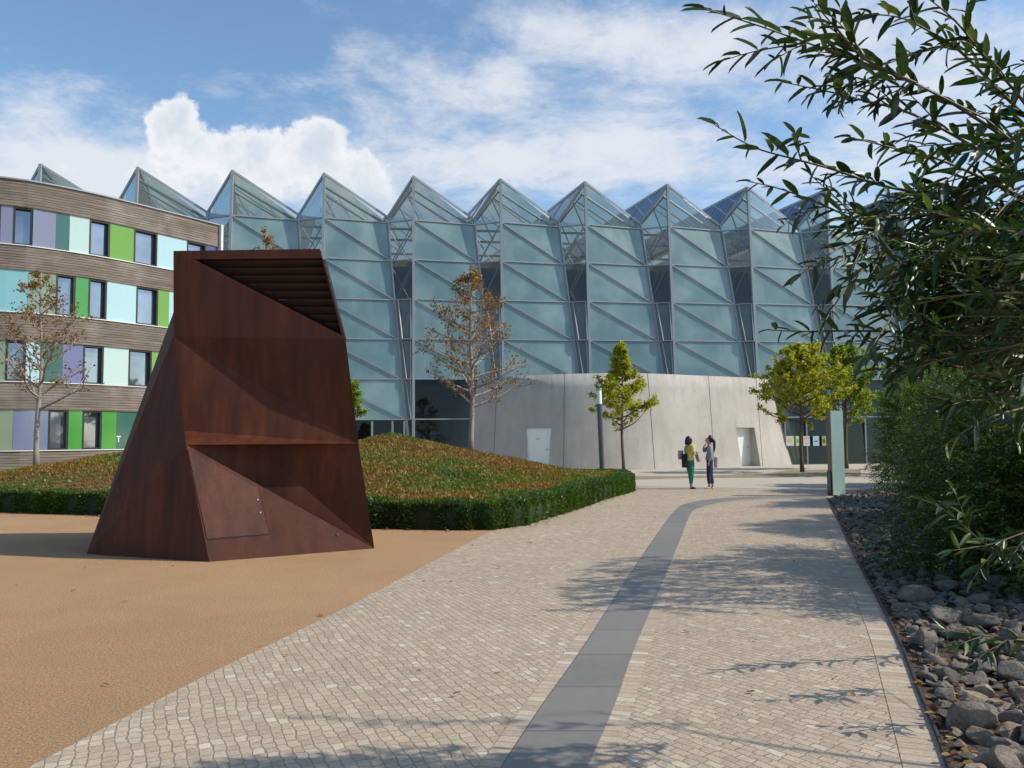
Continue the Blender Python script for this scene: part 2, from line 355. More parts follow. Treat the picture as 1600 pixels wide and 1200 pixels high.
def glassmat(name, tint, refl=.12, fk=.9, milk=.0):
    m = bpy.data.materials.new(name); m.use_nodes = True; t = m.node_tree; t.nodes.clear(); q = NT(t)
    tr = q.n('ShaderNodeBsdfTransparent', Color=tint); gl = q.n('ShaderNodeBsdfGlossy', Color=(.85, .9, .88), Roughness=.02)
    fr = q.n('ShaderNodeFresnel', IOR=1.5); f = q.m('ADD', q.m('MULTIPLY', fr, fk), refl)
    df = q.n('ShaderNodeBsdfDiffuse', Color=(.42, .50, .47)); tl = q.n('ShaderNodeBsdfTranslucent', Color=(.42, .50, .47)); dd_ = q.n('ShaderNodeMixShader', i0=.5, i1=df, i2=tl)
    base = q.n('ShaderNodeMixShader', i0=milk, i1=tr, i2=dd_)
    mx = q.n('ShaderNodeMixShader', i0=f, i1=base, i2=gl); q.n('ShaderNodeOutputMaterial', out=None, Surface=mx); return m
clear = glassmat('clear_glass', (.76, .78, .70), .03, .6, .16)
milkglass = glassmat('milky_glass', (.62, .70, .66), .04, .7, .42)
darkglass = glassmat('dark_clear_glass', (.30, .34, .32), .01, .6)
roofglass = glassmat('roof_glass', (.62, .74, .76), .12)
winglass = mat('window_glass', lambda q: (q.set(q.p.inputs['Base Color'], q.mix(q.noise(q.gp, .5, 3), (.10, .12, .15), (.42, .46, .55))), bump(q, q.noise(q.gp, .6, 2), .1, .1)), .03, .7, 1.0)
def f_pv(q):
    br = q.n('ShaderNodeTexBrick', out=None, Vector=q.oc, Scale=1.0, Mortar_Size=.03, Brick_Width=.5, Row_Height=.5, Color1=(.05, .075, .14, 1), Color2=(.07, .10, .17, 1), Mortar=(.25, .3, .36, 1)); br.offset = 0
    q.set(q.p.inputs['Base Color'], br.outputs[0])
pv = mat('photovoltaic_glass', f_pv, .12)
int_wall = flat('interior_wall', (.34, .30, .24), .8); int_beige = flat('sunshade_fabric', (.50, .45, .36), .8, 0, .1)
int_slab = flat('interior_slab', (.30, .25, .19), .8)
bark = flat('grey_bark', (.20, .165, .135), .85, 0, .35, 12, bmp=.5)
palebark = flat('pale_bark', (.30, .25, .205), .85, 0, .3, 10, bmp=.4)
darkbark = flat('brown_bark', (.10, .065, .042), .85, 0, .35, 12, bmp=.5)
twig = flat('green_brown_twig', (.10, .085, .035), .6, 0, .3, 20)

# ------------------------------------------------------------------ ground
ground = sheet('ground', [(-700, -300), (700, -300), (700, 900), (-700, 900)], 0, gravel)
edgeL = [G(-260, 1330), G(45, 1200), G(300, 1067), G(540, 950), G(655, 889), G(765, 831), G(840, 815)]
edgeR_px = [(1525, 1330), (1480, 1200), (1436, 1085), (1395, 985), (1340, 880), (1313, 822), (1292, 779)]
edgeR = catmull([G(*p) for p in edgeR_px], 6)
sl = [(-30, 2200), (693, 1340), (784, 1200), (850, 1100), (915.6, 1006), (983, 900), (1025, 838), (1053, 800), (1068, 789), (1100, 782), (1160, 777), (1292, 773)]
srp = [(400, 2200), (864, 1340), (919, 1200), (962, 1100), (995, 1006), (1040, 900), (1065, 838), (1080, 802), (1097, 793), (1130, 785), (1185, 780), (1292, 777.5)]
SL = catmull([G(*p) for p in sl], 6); SR = catmull([G(*p) for p in srp], 6)
e0 = edgeR[0]; e1 = edgeR[-1]
path_poly = [(-6.0, -3)] + [tuple(p[:2]) for p in edgeL] + [(1.2, 22), (-40, 24), (-70, 80), (90, 80), (90, 25), (e1.x + 1, e1.y)] + [tuple(p[:2]) for p in reversed(edgeR)] + [(1.6, -3)]
sheet('path', path_poly, .004, cobble)
rt = [tuple(p[:2]) for p in SR] + [(e1.x, e1.y - .05)] + [tuple(p[:2]) for p in reversed(edgeR)] 
sheet('path_right_half', rt, .008, cobble_r)
o = strip('slate_path', SL, SR, .013, slab); tag(o, kind='structure')
def offs(P, d):
    out = []
    for i, p in enumerate(P):
        t = (P[min(i + 1, len(P) - 1)] - P[max(i - 1, 0)]); t.z = 0; t.normalize(); out.append(p + Vector((-t.y, t.x, 0)) * d)
    return out
tag(strip('sett_border', offs(SL, .11), SL, .0095, course), kind='structure')
tag(strip('sett_border', SR, offs(SR, -.11), .0118, course), kind='structure')
tag(strip('sett_border', offs(edgeR, .20), edgeR, .0118, course), kind='structure')
mb = MB()
for a, b in zip(edgeR[:-1], edgeR[1:]):
    d = Vector((.006, .002, 0)); mb.beam(a + Vector((0, 0, .012)) + d, b + Vector((0, 0, .012)) + d, .014, .05)
tag(mb.build('steel_edging', flat('rusty_edging', (.07, .045, .035), .6, .3)), 'thin rusty steel edging strip between paved path and rubble bed', 'edging')
soil = mat('bed_soil', lambda q: (q.set(q.p.inputs['Base Color'], q.ramp(q.noise(q.gp, 14, 6, .7), [(.3, (.03, .02, .013)), (.55, (.085, .055, .035)), (.75, (.16, .10, .06))])), bump(q, q.noise(q.gp, 30, 5), .7, .03)), .95)
bed = [tuple(p[:2]) for p in edgeR] + [(e1.x + 3.4, e1.y + .9), (e1.x + 9, e1.y + 3), (40, 30), (40, -3), (1.9, -3)]
sheet('planting_bed', bed, .010, soil)
plaza_m = flat('compacted_light_gravel', (.44, .385, .31), .9, 0, .2, 6, bmp=.4)
PZ = [G(996, 767), G(1120, 781), (e1.x, e1.y - .05), (e1.x + 1, e1.y + .1), (60, 26), (60, 60), (-50, 60), (-40, 31), (1.5, 31)]
sheet('plaza', [tuple(p[:2]) for p in [G(1000, 760), G(1292, 766), (60, 27), (60, 60), (-50, 60), (-40, 31), (1.5, 31)]], .008, plaza_m)
leafbed = mat('leaf_litter_bed', lambda q: q.set(q.p.inputs['Base Color'], q.ramp(q.noise(q.gp, 9, 6, .75), [(.35, (.10, .075, .045)), (.55, (.30, .23, .13)), (.7, (.42, .34, .2))])), .95)
sheet('leaf_strewn_verge', [tuple(p[:2]) for p in (G(985, 750), G(1070, 747.5), G(1200, 746.5), G(1345, 744), G(1345, 733.5), G(1232, 735), G(1190, 741.5), G(1060, 744.5), G(985, 744))], .013, leafbed)

# ------------------------------------------------------------------ glass building
S = .85
ZL = [1.6 + S * (z - 1.6) for z in (18.878, 15.956, 13.304, 10.678, 8.071, 5.486, 2.911)] + [0.0]
FX, FY, FDX, FDY = -15.11, 44.2, 4.852, .638
fd = Vector((FDX, FDY, 0)).normalized(); fn_ = Vector((-fd.y, fd.x, 0))     # into the building
def PK(n, k): return Vector((FX + .0137 * k + n * FDX, FY + n * FDY - .13 * k, ZL[k]))
VU = [.705, .71, .745, .785, .825, .87, .92, .985]; VV = [.80, .74, .51, .34, .21, .13, .07, .03]
def VK(n, k):
    p = PK(n, k) + Vector((FDX, FDY, 0)) * VU[k] + fn_ * VV[k]
    p.z = ZL[1] + .36 if k == 0 else ZL[k]; return p
RD = Vector((-.305, 1, 0)).normalized() * 26
gb = empty('glass_building', (FX, FY, 0), 'long glass hall with zigzag folded facade and pointed glass gables', 'building')
def tri_inset(a, b, c, d):
    cen = (a + b + c) / 3; return [p + (cen - p).normalized() * d for p in (a, b, c)]
def poly_obj(name, polys, m, parent, off=0):
    mb = MB()
    for P in polys:
        P = [Vector(p) + fn_ * off for p in P]; mb.add(P, [tuple(range(len(P)))])
    return mb.build(name, m, parent)
N0, N1 = -4, 12
for n in range(N0, N1):
    low = 7 if n <= 2 or n >= 5 else 5        # storeys down to the ground where no concrete drum stands in front
    fr = MB()
    for k in range(low):
        fr.beam(PK(n, k), PK(n, k + 1), .14, .22); fr.beam(VK(n, k), VK(n, k + 1), .10, .14)
    for k in range(0 if False else 1, low + 1):
        if k == 7: continue
        fr.beam(PK(n, k), VK(n, k), .10, .065); fr.beam(VK(n - 1, k), PK(n, k), .09, .065)
        if k < low and k < (5 if n == 2 or n >= 6 else 6):
            fr.beam(PK(n, k) - fn_ * .03, VK(n, k + 1) - fn_ * .03, .05, .06)
    fr.beam(PK(n, 0), VK(n, 0), .10, .12); fr.beam(PK(n, 0), VK(n - 1, 0), .10, .12)
    fr.beam(PK(n, 0), PK(n, 0) + RD, .12, .14); fr.beam(VK(n, 0), VK(n, 0) + RD, .22, .12)
    for t in (.12, .24, .38, .55, .75):
        fr.beam(PK(n, 0) + RD * t, VK(n, 0) + RD * t, .05, .07); fr.beam(PK(n, 0) + RD * t, VK(n - 1, 0) + RD * t, .05, .07)
    frame = fr.build('facade_bay', steel_m, gb)
    # gable and roof
    poly_obj('gable_pane', [[PK(n, 0), VK(n, 0), VK(n, 1), PK(n, 1)]], clear, frame)
    poly_obj('gable_pane', [[VK(n - 1, 0), PK(n, 0), PK(n, 1), VK(n - 1, 1)]], clear, frame)
    A, B = PK(n, 0), VK(n, 0); poly_obj('roof_panel', [[A, A + RD, B + RD, B]], roofglass, frame)
    B = VK(n - 1, 0); poly_obj('roof_panel', [[A, B, B + RD, A + RD]], pv, frame)
    for k in range(1, low):
        a, b, c, d = PK(n, k), VK(n, k), VK(n, k + 1), PK(n, k + 1)
        clr = (n == 2 or n >= 6) and k >= 5
        if k == 6 or clr: poly_obj('clear_panel', [[a, b, c, d]], darkglass, frame, .02)
        else: poly_obj('frosted_panel', [[a, b, c], [a, c, d]], frost, frame, .02)
        e, g = VK(n - 1, k), VK(n - 1, k + 1)
        poly_obj('side_panel', [[e, a, g], [a, d, g]], darkglass if k >= 6 else (milkglass if k >= 3 else clear), frame, .02)
        if 3 <= k <= 5 and n >= -1 and low >= k:
            wv = MB(); o1 = (a - e).normalized(); tilt = -fn_ * (.16 if k == 3 else .10) + o1 * 0.0
            p1 = e + o1 * .22 + tilt * .4; p2 = a - o1 * .16 + tilt * .4; p3 = d - o1 * .14 + tilt; p4 = g + o1 * .26 + tilt
            for s1, s2 in ((p1, p2), (p2, p3), (p3, p4), (p4, p1)): wv.beam(s1, s2, .055, .05)
            vo = wv.build('vent_window', steel_m, frame)
# structure seen through the clear glass
for n in range(N0, N1):
    mb = MB(); p = PK(n, 0); vL = VK(n - 1, 0); vR = VK(n, 0); dd = RD.normalized()
    for t in (2.2, 5, 9):
        mb.beam(vL + dd * t + Vector((0, 0, -.1)), vR + dd * t + Vector((0, 0, -.1)), .12)
        mb.beam(p + dd * t - Vector((0, 0, .3)), (vL + vR) / 2 + dd * t, .07)
    mb.tube([p + dd * .6 - Vector((0, 0, .5)), vR + dd * .6 - Vector((0, 0, .25))], .08, 8); mb.tube([p + dd * 1.3 - Vector((0, 0, .75)), vR + dd * 1.3 - Vector((0, 0, .55))], .05, 6)
    mb.tube([p + dd * .6 - Vector((0, 0, .6)), vL + dd * .6 - Vector((0, 0, .3))], .05, 6)
    for k in range(1, 6):
        a = PK(n, k) + fn_ * .7; g = VK(n - 1, k + 1) + fn_ * .7
        mb.tube([a, g], .035, 6); mb.tube([PK(n, k) + fn_ * 2.2, VK(n - 1, k + 1) + fn_ * 1.6], .04, 6)
        mb.tube([VK(n - 1, k) + fn_ * 1.5, PK(n, k + 1) + fn_ * 2.5], .035, 6)
    mb.build('truss', steel_m, gb)
mbs = MB(); A = PK(N0, 1); B = PK(N1, 1)
for n in range(N0, N1):
    p = PK(n, 0); vL = VK(n - 1, 0); vR = VK(n, 0); dd = RD.normalized()
    dn_ = Vector((0, 0, -.28))                # pale lining under both slopes of the roof
    for s0, s1 in ((vL, p),):
        for i in range(46):
            t = .9 + i * .42; mbs.beam(s0 + dd * t + dn_, s1 + dd * t + dn_, .34, .02)
tag(mbs.build('sunshade', int_beige, gb), kind='stuff')
for z, dz in ((ZL[1] - 2.0, .35), (ZL[2] - 2.2, .35), (ZL[4] - .9, .35), (ZL[5] - .3, .3)):
    a = PK(N0, 4) + fn_ * 2.6; b = PK(N1, 4) + fn_ * 2.6; a.z = b.z = z
    MB().beam(a + fn_ * 4, b + fn_ * 4, 8, dz).build('gallery_floor', int_slab, gb)
a = PK(N0, 4) + fn_ * 9.5; b = PK(N1, 4) + fn_ * 9.5; a.z = b.z = 6.2
MB().beam(a, b, .3, 12.4).build('inner_wall', int_wall, gb)
for side, nn in ((0, N0), (1, N1 - 1)):
    pt = VK(nn, 0) if side else VK(nn - 1, 0); q0 = Vector((pt.x, pt.y, 0)); mb = MB()
    mb.add([q0, q0 + RD, q0 + RD + Vector((0, 0, pt.z)), pt], [(0, 1, 2, 3)]); mb.build('end_wall', int_wall, gb)
# raised plinth + posts and doors of the entrances
mb = MB()
for n in (0, 1):
    a = PK(n, 6); b = VK(n, 6)
    for t in (.12, .36, .60, .84, .98): p = a.lerp(b, t); MB().beam((p.x, p.y - .1, 0), (p.x, p.y - .1, ZL[6] - .1), .09, .09).build('door_post', steel_m, gb)
for n in (0, 1):
    for t0 in (.38, .62):
        a = PK(n, 6).lerp(VK(n, 6), t0 - .03); MB().tube([(a.x, a.y - .22, .8), (a.x, a.y - .22, 1.7)], .02, 6).build('door_handle', white_m, gb)
mb = MB()
for n in (6, 7, 8, 9):
    a = PK(n, 6); b = VK(n, 6)
    for t in (.05, .33, .62, .95): p = a.lerp(b, t); MB().beam((p.x, p.y - .12, 0), (p.x, p.y - .12, ZL[6] - .1), .08, .08).build('door_post', steel_m, gb)

# concrete drum in front
top = catmull([Vector(p) for p in ((-2.95, 47.2, 0), (-2.2, 45.7, 0), (.4, 43.7, 0), (3.3, 42.5, 0), (6.6, 42.6, 0), (10.4, 44.7, 0), (13.3, 46.4, 0), (15.5, 48.2, 0), (16.4, 49.6, 0))], 8)
ZT = 4.93
def outn(P, i):
    t = P[min(i + 1, len(P) - 1)] - P[max(i - 1, 0)]; t.normalize(); return Vector((t.y, -t.x, 0))
wall = empty('concrete_wall', (6, 43, 0), 'curved leaning grey concrete wall with vertical joints below the glass facade', 'wall')
base = [p + outn(top, i) * .85 for i, p in enumerate(top)]
def wall_at(s, z):                    # s index float along the curve
    i = min(int(s), len(top) - 2); t = s - i; a = top[i].lerp(top[i + 1], t); b = base[i].lerp(base[i + 1], t); k = z / ZT
    r = b.lerp(a, k); return Vector((r.x, r.y, z))
def s_of_px(px, z):
    best = min(range(0, (len(top) - 1) * 40), key=lambda j: abs((lambda w_: (w_ - EYE).dot(right) / (w_ - EYE).dot(fwd) * F + 800 - px)(wall_at(j / 40, z))))
    return best / 40
LD = (s_of_px(822, 1.0), s_of_px(859, 1.0)); RDr = (s_of_px(1155, 1.0), s_of_px(1184, 1.0)); DH = 2.12
mb = MB(); nS = (len(top) - 1) * 4; ss = sorted(set([i / 4 for i in range(nS + 1)] + list(LD) + list(RDr))); zz = [0, .7, 1.4, DH, 2.8, 3.5, 4.2, ZT]
vid = {}; vs = []
for i, s in enumerate(ss):
    for j, z in enumerate(zz): vid[i, j] = len(vs); vs.append(wall_at(s, z))
    t_ = wall_at(s, ZT); nrm = outn(top, int(min(s, len(top) - 1))); vid[i, 'b'] = len(vs); vs.append(t_ - nrm * .35)
fs = []
for i in range(len(ss) - 1):
    mid = (ss[i] + ss[i + 1]) / 2; hole = LD[0] < mid < LD[1] or RDr[0] < mid < RDr[1]
    for j in range(len(zz) - 1):
        if hole and zz[j + 1] <= DH + .01: continue
        fs.append((vid[i, j], vid[i + 1, j], vid[i + 1, j + 1], vid[i, j + 1]))
    fs.append((vid[i, len(zz) - 1], vid[i + 1, len(zz) - 1], vid[i + 1, 'b'], vid[i, 'b']))
mb.add(vs, fs); drum = mb.build('wall_shell', concrete, wall, smooth=True)
for nm, (s0, s1), dep in (('left', LD, .35), ('right', RDr, .75)):
    A0, A1 = wall_at(s0, 0), wall_at(s1, 0); B0, B1 = wall_at(s0, DH), wall_at(s1, DH)
    wd = (A1 - A0).normalized(); inn = Vector((-wd.y, wd.x, 0)); p0 = A0 + inn * dep; p1 = A1 + inn * dep
    if nm == 'right': p1 = p0.lerp(p1, 1.0)
    mb = MB(); q0 = p0 + Vector((0, 0, DH)); q1 = p1 + Vector((0, 0, DH)); mb.add([A0, B0, q0, p0, A1, B1, q1, p1], [(0, 1, 2, 3), (4, 7, 6, 5), (1, 5, 6, 2)])
    mb.build('door_reveal', concrete, wall)
    ww = (p1 - p0).length
    d = MB().beam(p0 + wd * (ww / 2) + Vector((0, 0, .02)), p0 + wd * (ww / 2) + Vector((0, 0, DH - .06)), ww - .14, .05, upv=inn); dr = d.build('door', door_m, wall)
    fm = MB(); fm.beam(p0 + wd * .035, q0 + wd * .035, .07, .09, upv=inn); fm.beam(p1 - wd * .035, q1 - wd * .035, .07, .09, upv=inn); fm.beam(q0 + wd * .07 - Vector((0, 0, .03)), q1 - wd * .07 - Vector((0, 0, .03)), .06, .09); fm.build('door_frame', white_m, wall)
    hp = p0 + wd * (ww - .16) - inn * .08 + Vector((0, 0, 1.05)); MB().beam(hp, hp - wd * .12, .03, .03).tube([hp, hp + inn * .06], .015, 6).build('door_handle', steel_m, dr)
    if nm == 'left': MB().box(p0 + wd * (ww * .45) - inn * .03 + Vector((0, 0, 1.6)), (.22, .006, .07), math.atan2(wd.y, wd.x)).build('door_plate', flat('grey_plate', (.5, .5, .5)), dr)
seam = MB()
for pxt, pxb in ((777, 771), (882, 881), (1012, 1023), (1107, 1116), (1181, 1191)):
    st, sb = s_of_px(pxt, ZT), s_of_px(pxb, .1); P = []
    for k in range(13): z = ZT * k / 12; s = sb + (st - sb) * k / 12; P.append(wall_at(s, z) + outn(top, int(s)) * .004)
    for a, b in zip(P[:-1], P[1:]): seam.beam(a, b, .022, .012)
seam.build('joint', flat('joint_black', (.09, .08, .07), .9), wall)

# ------------------------------------------------------------------ timber building
bl = empty('timber_clad_building', (-18, 36, 0), 'curved office block with grey timber bands and coloured glass panels', 'building')
BP = catmull([Vector(p) for p in ((-44, 29.5, 0), (-32, 30.2, 0), (-25, 31.5, 0), (-20.6, 33.4, 0), (-19.3, 34.4, 0), (-18.25, 35.55, 0), (-17.4, 36.8, 0), (-14.72, 41.0, 0))], 10)
BL = [0]
for a, b in zip(BP[:-1], BP[1:]): BL.append(BL[-1] + (b - a).length)
def bpt(s):
    s = max(0, min(s, BL[-1] - 1e-6)); i = max(j for j in range(len(BL) - 1) if BL[j] <= s); t = (s - BL[i]) / (BL[i + 1] - BL[i]); return BP[i].lerp(BP[i + 1], t)
def bnrm(s):
    d = bpt(s + .1) - bpt(s - .1); d.normalize(); return Vector((d.y, -d.x, 0))
def b_of_px(px, z):
    def f(s): w_ = bpt(s) + Vector((0, 0, z)) - EYE; return w_.dot(right) / w_.dot(fwd) * F + 800
    lo_, hi = 0, BL[-1]
    lo_ = BL[18]
    for _ in range(40):
        m_ = (lo_ + hi) / 2
        if f(m_) < px: lo_ = m_
        else: hi = m_
    return lo_
def bwall(s0, s1, z0, z1, out_, th, step=.6):
    n = max(1, int((s1 - s0) / step)); vs = []; fs = []
    for i in range(n + 1):
        s = s0 + (s1 - s0) * i / n; p = bpt(s); nn = bnrm(s); a = p + nn * out_; b = p + nn * (out_ - th)
        vs += [(a.x, a.y, z0), (a.x, a.y, z1), (b.x, b.y, z1), (b.x, b.y, z0)]
        if i:
            k = 4 * i
            for e in range(4): fs.append((k - 4 + e, k + e, k + (e + 1) % 4, k - 4 + (e + 1) % 4))
    fs += [(3, 2, 1, 0), (4 * n, 4 * n + 1, 4 * n + 2, 4 * n + 3)]
    return MB().add(vs, fs)
ZB = [(11.32, 12.42), (8.71, 9.70), (5.79, 6.93), (2.98, 4.09), (0, 1.28)]
for z0, z1 in ZB: bwall(0, BL[-1], z0, z1, .10, .35).build('timber_band', wood, bl)
bwall(0, BL[-1], 12.42, 12.48, .16, .5).build('roof_edge', steel_m, bl)
for z in (9.70, 6.93, 4.09, 1.28): bwall(0, BL[-1], z, z + .035, .15, .2).build('window_sill', white_m, bl)
e = bpt(BL[-1]); en = bnrm(BL[-1] - .2); dr_ = (bpt(BL[-1]) - bpt(BL[-1] - .5)).normalized()
MB().beam(e + en * .02 + dr_ * .08, e + en * .02 + dr_ * .08 + Vector((0, 0, 12.45)), .12, .5, upv=en).build('corner_post', white_m, bl)
P0 = bpt(BL[-1]); back = [P0 - en * 14, bpt(0) - bnrm(0.2) * 14]
mb = MB(); ring = [bpt(s) - bnrm(s) * .3 for s in np.linspace(0.2, BL[-1] - .1, 24)] + back
mb.add([(p.x, p.y, 12.3) for p in ring], [tuple(range(len(ring)))]); mb.build('roof', steel_m, bl)
mb = MB()
for a, b in ((ring[23], back[0]), (back[0], back[1]), (back[1], ring[0])): mb.add([(a.x, a.y, 0), (b.x, b.y, 0), (b.x, b.y, 12.3), (a.x, a.y, 12.3)], [(0, 1, 2, 3)])
mb.build('rear_wall', wood, bl)
bands = [
 (9.75, 11.32, [(1, 'maroon'), (21, 'lilac'), (51, 'W'), (87, 'lilac'), (108, 'teal'), (139, 'mint'), (171, 'W'), (208.5, 'green'), (245, 'W'), (291, 'cyan'), (321, 'W'), (334, 'navy')]),
 (6.98, 8.71, [(43, 'turq'), (87, 'sage'), (117, 'W'), (137.5, 'leaf'), (166, 'W'), (212, 'cyan'), (246, 'W'), (263, 'green'), (290, 'cyan'), (318, 'W'), (334, 'lilac')]),
 (4.14, 5.79, [(9, 'sage'), (40, 'W'), (62, 'cyan'), (97, 'teal'), (129, 'violet'), (161, 'W'), (200, 'mint'), (236, 'W'), (262, 'green'), (292, 'W'), (334, 'cyan')]),
 (1.33, 2.98, [(20, 'sage'), (75, 'peri'), (106, 'W'), (128, 'leaf'), (158, 'W'), (181, 'leaf'), (225, 'teal'), (255, 'W'), (290, 'mint'), (334, 'peri')])]
cyc = ['W', 'green', 'cyan', 'W', 'lilac', 'W', 'mint', 'teal', 'W', 'sage']
for bi, (z0, z1, L) in enumerate(bands):
    s = 0.0; i = bi * 3; s_first = b_of_px(L[0][0], (z0 + z1) / 2); segs = []
    first_w = 1.2; stop = s_first - first_w
    while s < stop - .6:
        wd = 1.0 if cyc[i % 10] == 'W' else (1.2 if i % 3 else 1.7); e_ = min(s + wd, stop); segs.append((s, e_, cyc[i % 10])); s = e_; i += 1
    prev = s
    for px, kx in L: e_ = b_of_px(px, (z0 + z1) / 2) if px < 334 else BL[-1]; segs.append((prev, e_, kx)); prev = e_
    for a, b, kx in segs:
        if b - a < .05: continue
        if kx == 'W':
            f = MB(); nm = bnrm((a + b) / 2)
            for s2 in (a + .03, b - .05): p = bpt(s2) - nm * .06; f.beam((p.x, p.y, z0), (p.x, p.y, z1), .07, .24, upv=nm)
            pa, pb = bpt(a) - nm * .06, bpt(b) - nm * .06; f.beam((pa.x, pa.y, z1 - .04), (pb.x, pb.y, z1 - .04), .24, .08); f.beam((pa.x, pa.y, z0 + .03), (pb.x, pb.y, z0 + .03), .20, .05)
            fo = f.build('window', dark_m, bl); bwall(a + .06, b - .08, z0 + .06, z1 - .09, -.14, .03).build('window_pane', winglass, fo)
        else: bwall(a + .004, b - .004, z0, z1, .045, .12).build('coloured_panel', PM[kx], bl)
bwall(0, BL[-1], 1.28, 11.4, -.30, .1).build('inner_wall', dark_m, bl)
# white letter on the dark ground floor glass
st = b_of_px(184, 1.75); p = bpt(st); nn = bnrm(st); tt = (bpt(st + .1) - bpt(st - .1)).normalized(); b0 = p + nn * .055
m_ = MB(); m_.beam(b0 + Vector((0, 0, 1.62)), b0 + Vector((0, 0, 1.84)), .05, .012, upv=nn); m_.beam(b0 - tt * .10 + Vector((0, 0, 1.865)), b0 + tt * .10 + Vector((0, 0, 1.865)), .012, .05, upv=(0, 0, 1)); m_.build('letter', white_m, bl)

# ------------------------------------------------------------------ steel sculpture
sg = empty('steel_sculpture', (-4.2, 11.8, 0), 'tall faceted rust-brown steel sculpture standing on tan gravel', 'sculpture')
A = at(271, 392, 12.0); B = at(500, 388, 11.95); B.z = A.z
I = at(271, 525, 11.95); C = at(540, 530, 11.85); Q = at(288, 673, 11.78); Dp = at(560, 693, 12.1); H = at(291, 695, 11.45)
Ff = G(327, 878); E_ = G(585, 857); Gg = G(135, 866); K = at(289, 440, 14.2); K.z = A.z
T = at(397, 695, 11.98); T2 = Vector((T.x + .1, T.y, 0)); Bk = Vector((-3.55, 14.3, A.z)); Er = Vector((-2.95, 14.9, 0)); Gr = Vector((-6.7, 14.4, 0))
def plane_pt(px, py, a, b, c):
    n = (b - a).cross(c - a); d = ray(px, py); return EYE + d * ((a - EYE).dot(n) / d.dot(n))
ha, hb, hc = plane_pt(303, 405, A, B, C), plane_pt(503, 403, A, B, C), plane_pt(534, 524, A, B, C)
V = [A, B, C, I, Q, Dp, H, Ff, E_, Gg, K, T, T2, Bk, Er, Gr, ha, hb, hc]
nA, nB, nC, nI, nQ, nD, nH, nF, nE, nG, nK, nT, nT2, nBk, nEr, nGr, a_, b_, cc_ = range(19)
fs = [(nA, nB, b_, a_), (nB, nC, cc_, b_), (nA, a_, cc_, nC), (nA, nC, nI), (nI, nC, nD), (nI, nD, nQ), (nQ, nD, nH), (nH, nF, nE), (nH, nT2, nT), (nH, nE, nT2), (nT, nT2, nE), (nT, nE, nD), (nH, nT, nD),
      (nG, nF, nH), (nG, nH, nI), (nH, nQ, nI), (nG, nI, nK), (nI, nA, nK), (nA, nB, nBk, nK), (nB, nC, nBk), (nC, nD, nBk), (nD, nE, nEr), (nD, nEr, nBk), (nG, nK, nGr), (nK, nBk, nEr, nGr)]
mb = MB(); mb.add(V, fs); body_o = mb.build('body', corten, sg)
fnrm = (B - A).cross(C - A).normalized()
if fnrm.y > 0: fnrm = -fnrm
back_ = [p - fnrm * .32 for p in (ha, hb, hc)]
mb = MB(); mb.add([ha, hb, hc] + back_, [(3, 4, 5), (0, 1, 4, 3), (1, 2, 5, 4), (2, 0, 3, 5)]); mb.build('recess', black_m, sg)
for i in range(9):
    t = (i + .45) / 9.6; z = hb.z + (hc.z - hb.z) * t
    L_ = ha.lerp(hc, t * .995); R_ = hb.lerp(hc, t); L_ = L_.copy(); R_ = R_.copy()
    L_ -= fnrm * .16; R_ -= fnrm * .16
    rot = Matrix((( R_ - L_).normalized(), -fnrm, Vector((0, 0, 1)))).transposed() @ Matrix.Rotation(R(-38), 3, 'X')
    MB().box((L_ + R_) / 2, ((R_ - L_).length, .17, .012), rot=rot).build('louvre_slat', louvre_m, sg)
fl = (Ff - H).cross(E_ - H).normalized(); fl = fl if fl.y < 0 else -fl
dpts = [plane_pt(*p, H, Ff, E_) for p in ((293.5, 703), (403, 764), (420, 834), (323.5, 842))]
mb = MB(); dv = [p + fl * .008 for p in dpts] + [p - fl * .02 for p in dpts]; mb.add(dv, [(0, 1, 2, 3), (0, 4, 5, 1), (1, 5, 6, 2), (2, 6, 7, 3), (3, 7, 4, 0)]); dro = mb.build('door', corten_door, sg)
gm = MB()
for a, b in ((dpts[1], dpts[2]), (dpts[2], dpts[3])): gm.beam(a + fl * .001, b + fl * .001, .03, .006, upv=fl)
gm.build('door_gap', black_m, dro)
for px, py in ((402.5, 781), (407, 801)):
    p = plane_pt(px, py, H, Ff, E_); MB().tube([p + fl * .008, p + fl * .012], .009, 10).build('bolt', flat('bolt_zinc', (.55, .52, .48), .35, .6), sg)
p = plane_pt(527, 835, H, Ff, E_); MB().tube([p, p + fl * .012], [.022, .020], 14).build('bolt', louvre_m, sg)

# ------------------------------------------------------------------ mound, clipped hedge
front_e = [G(-420, 812), G(-150, 800), G(0, 801), G(170, 806), G(420, 817), G(580, 826), G(700, 829), G(772, 828), G(826, 822), G(905, 795), G(990, 768)]
mp = [Vector((p.x, p.y, 0)) for p in front_e] + [Vector(p) for p in ((3.9, 28.6, 0), (1.0, 31.0, 0), (-6, 33, 0), (-15, 33.0, 0), (-19, 30.5, 0), (-24, 28.5, 0))]
def inside_dist(x, y):
    ins = False; dmin = 1e9; m = len(mp)
    for i in range(m):
        a = mp[i]; b = mp[(i + 1) % m]
        if (a.y > y) != (b.y > y) and x < (b.x - a.x) * (y - a.y) / (b.y - a.y) + a.x: ins = not ins
        ex, ey = b.x - a.x, b.y - a.y; t = max(0, min(1, ((x - a.x) * ex + (y - a.y) * ey) / (ex * ex + ey * ey)))
        dmin = min(dmin, math.hypot(x - a.x - ex * t, y - a.y - ey * t))
    return dmin if ins else -dmin
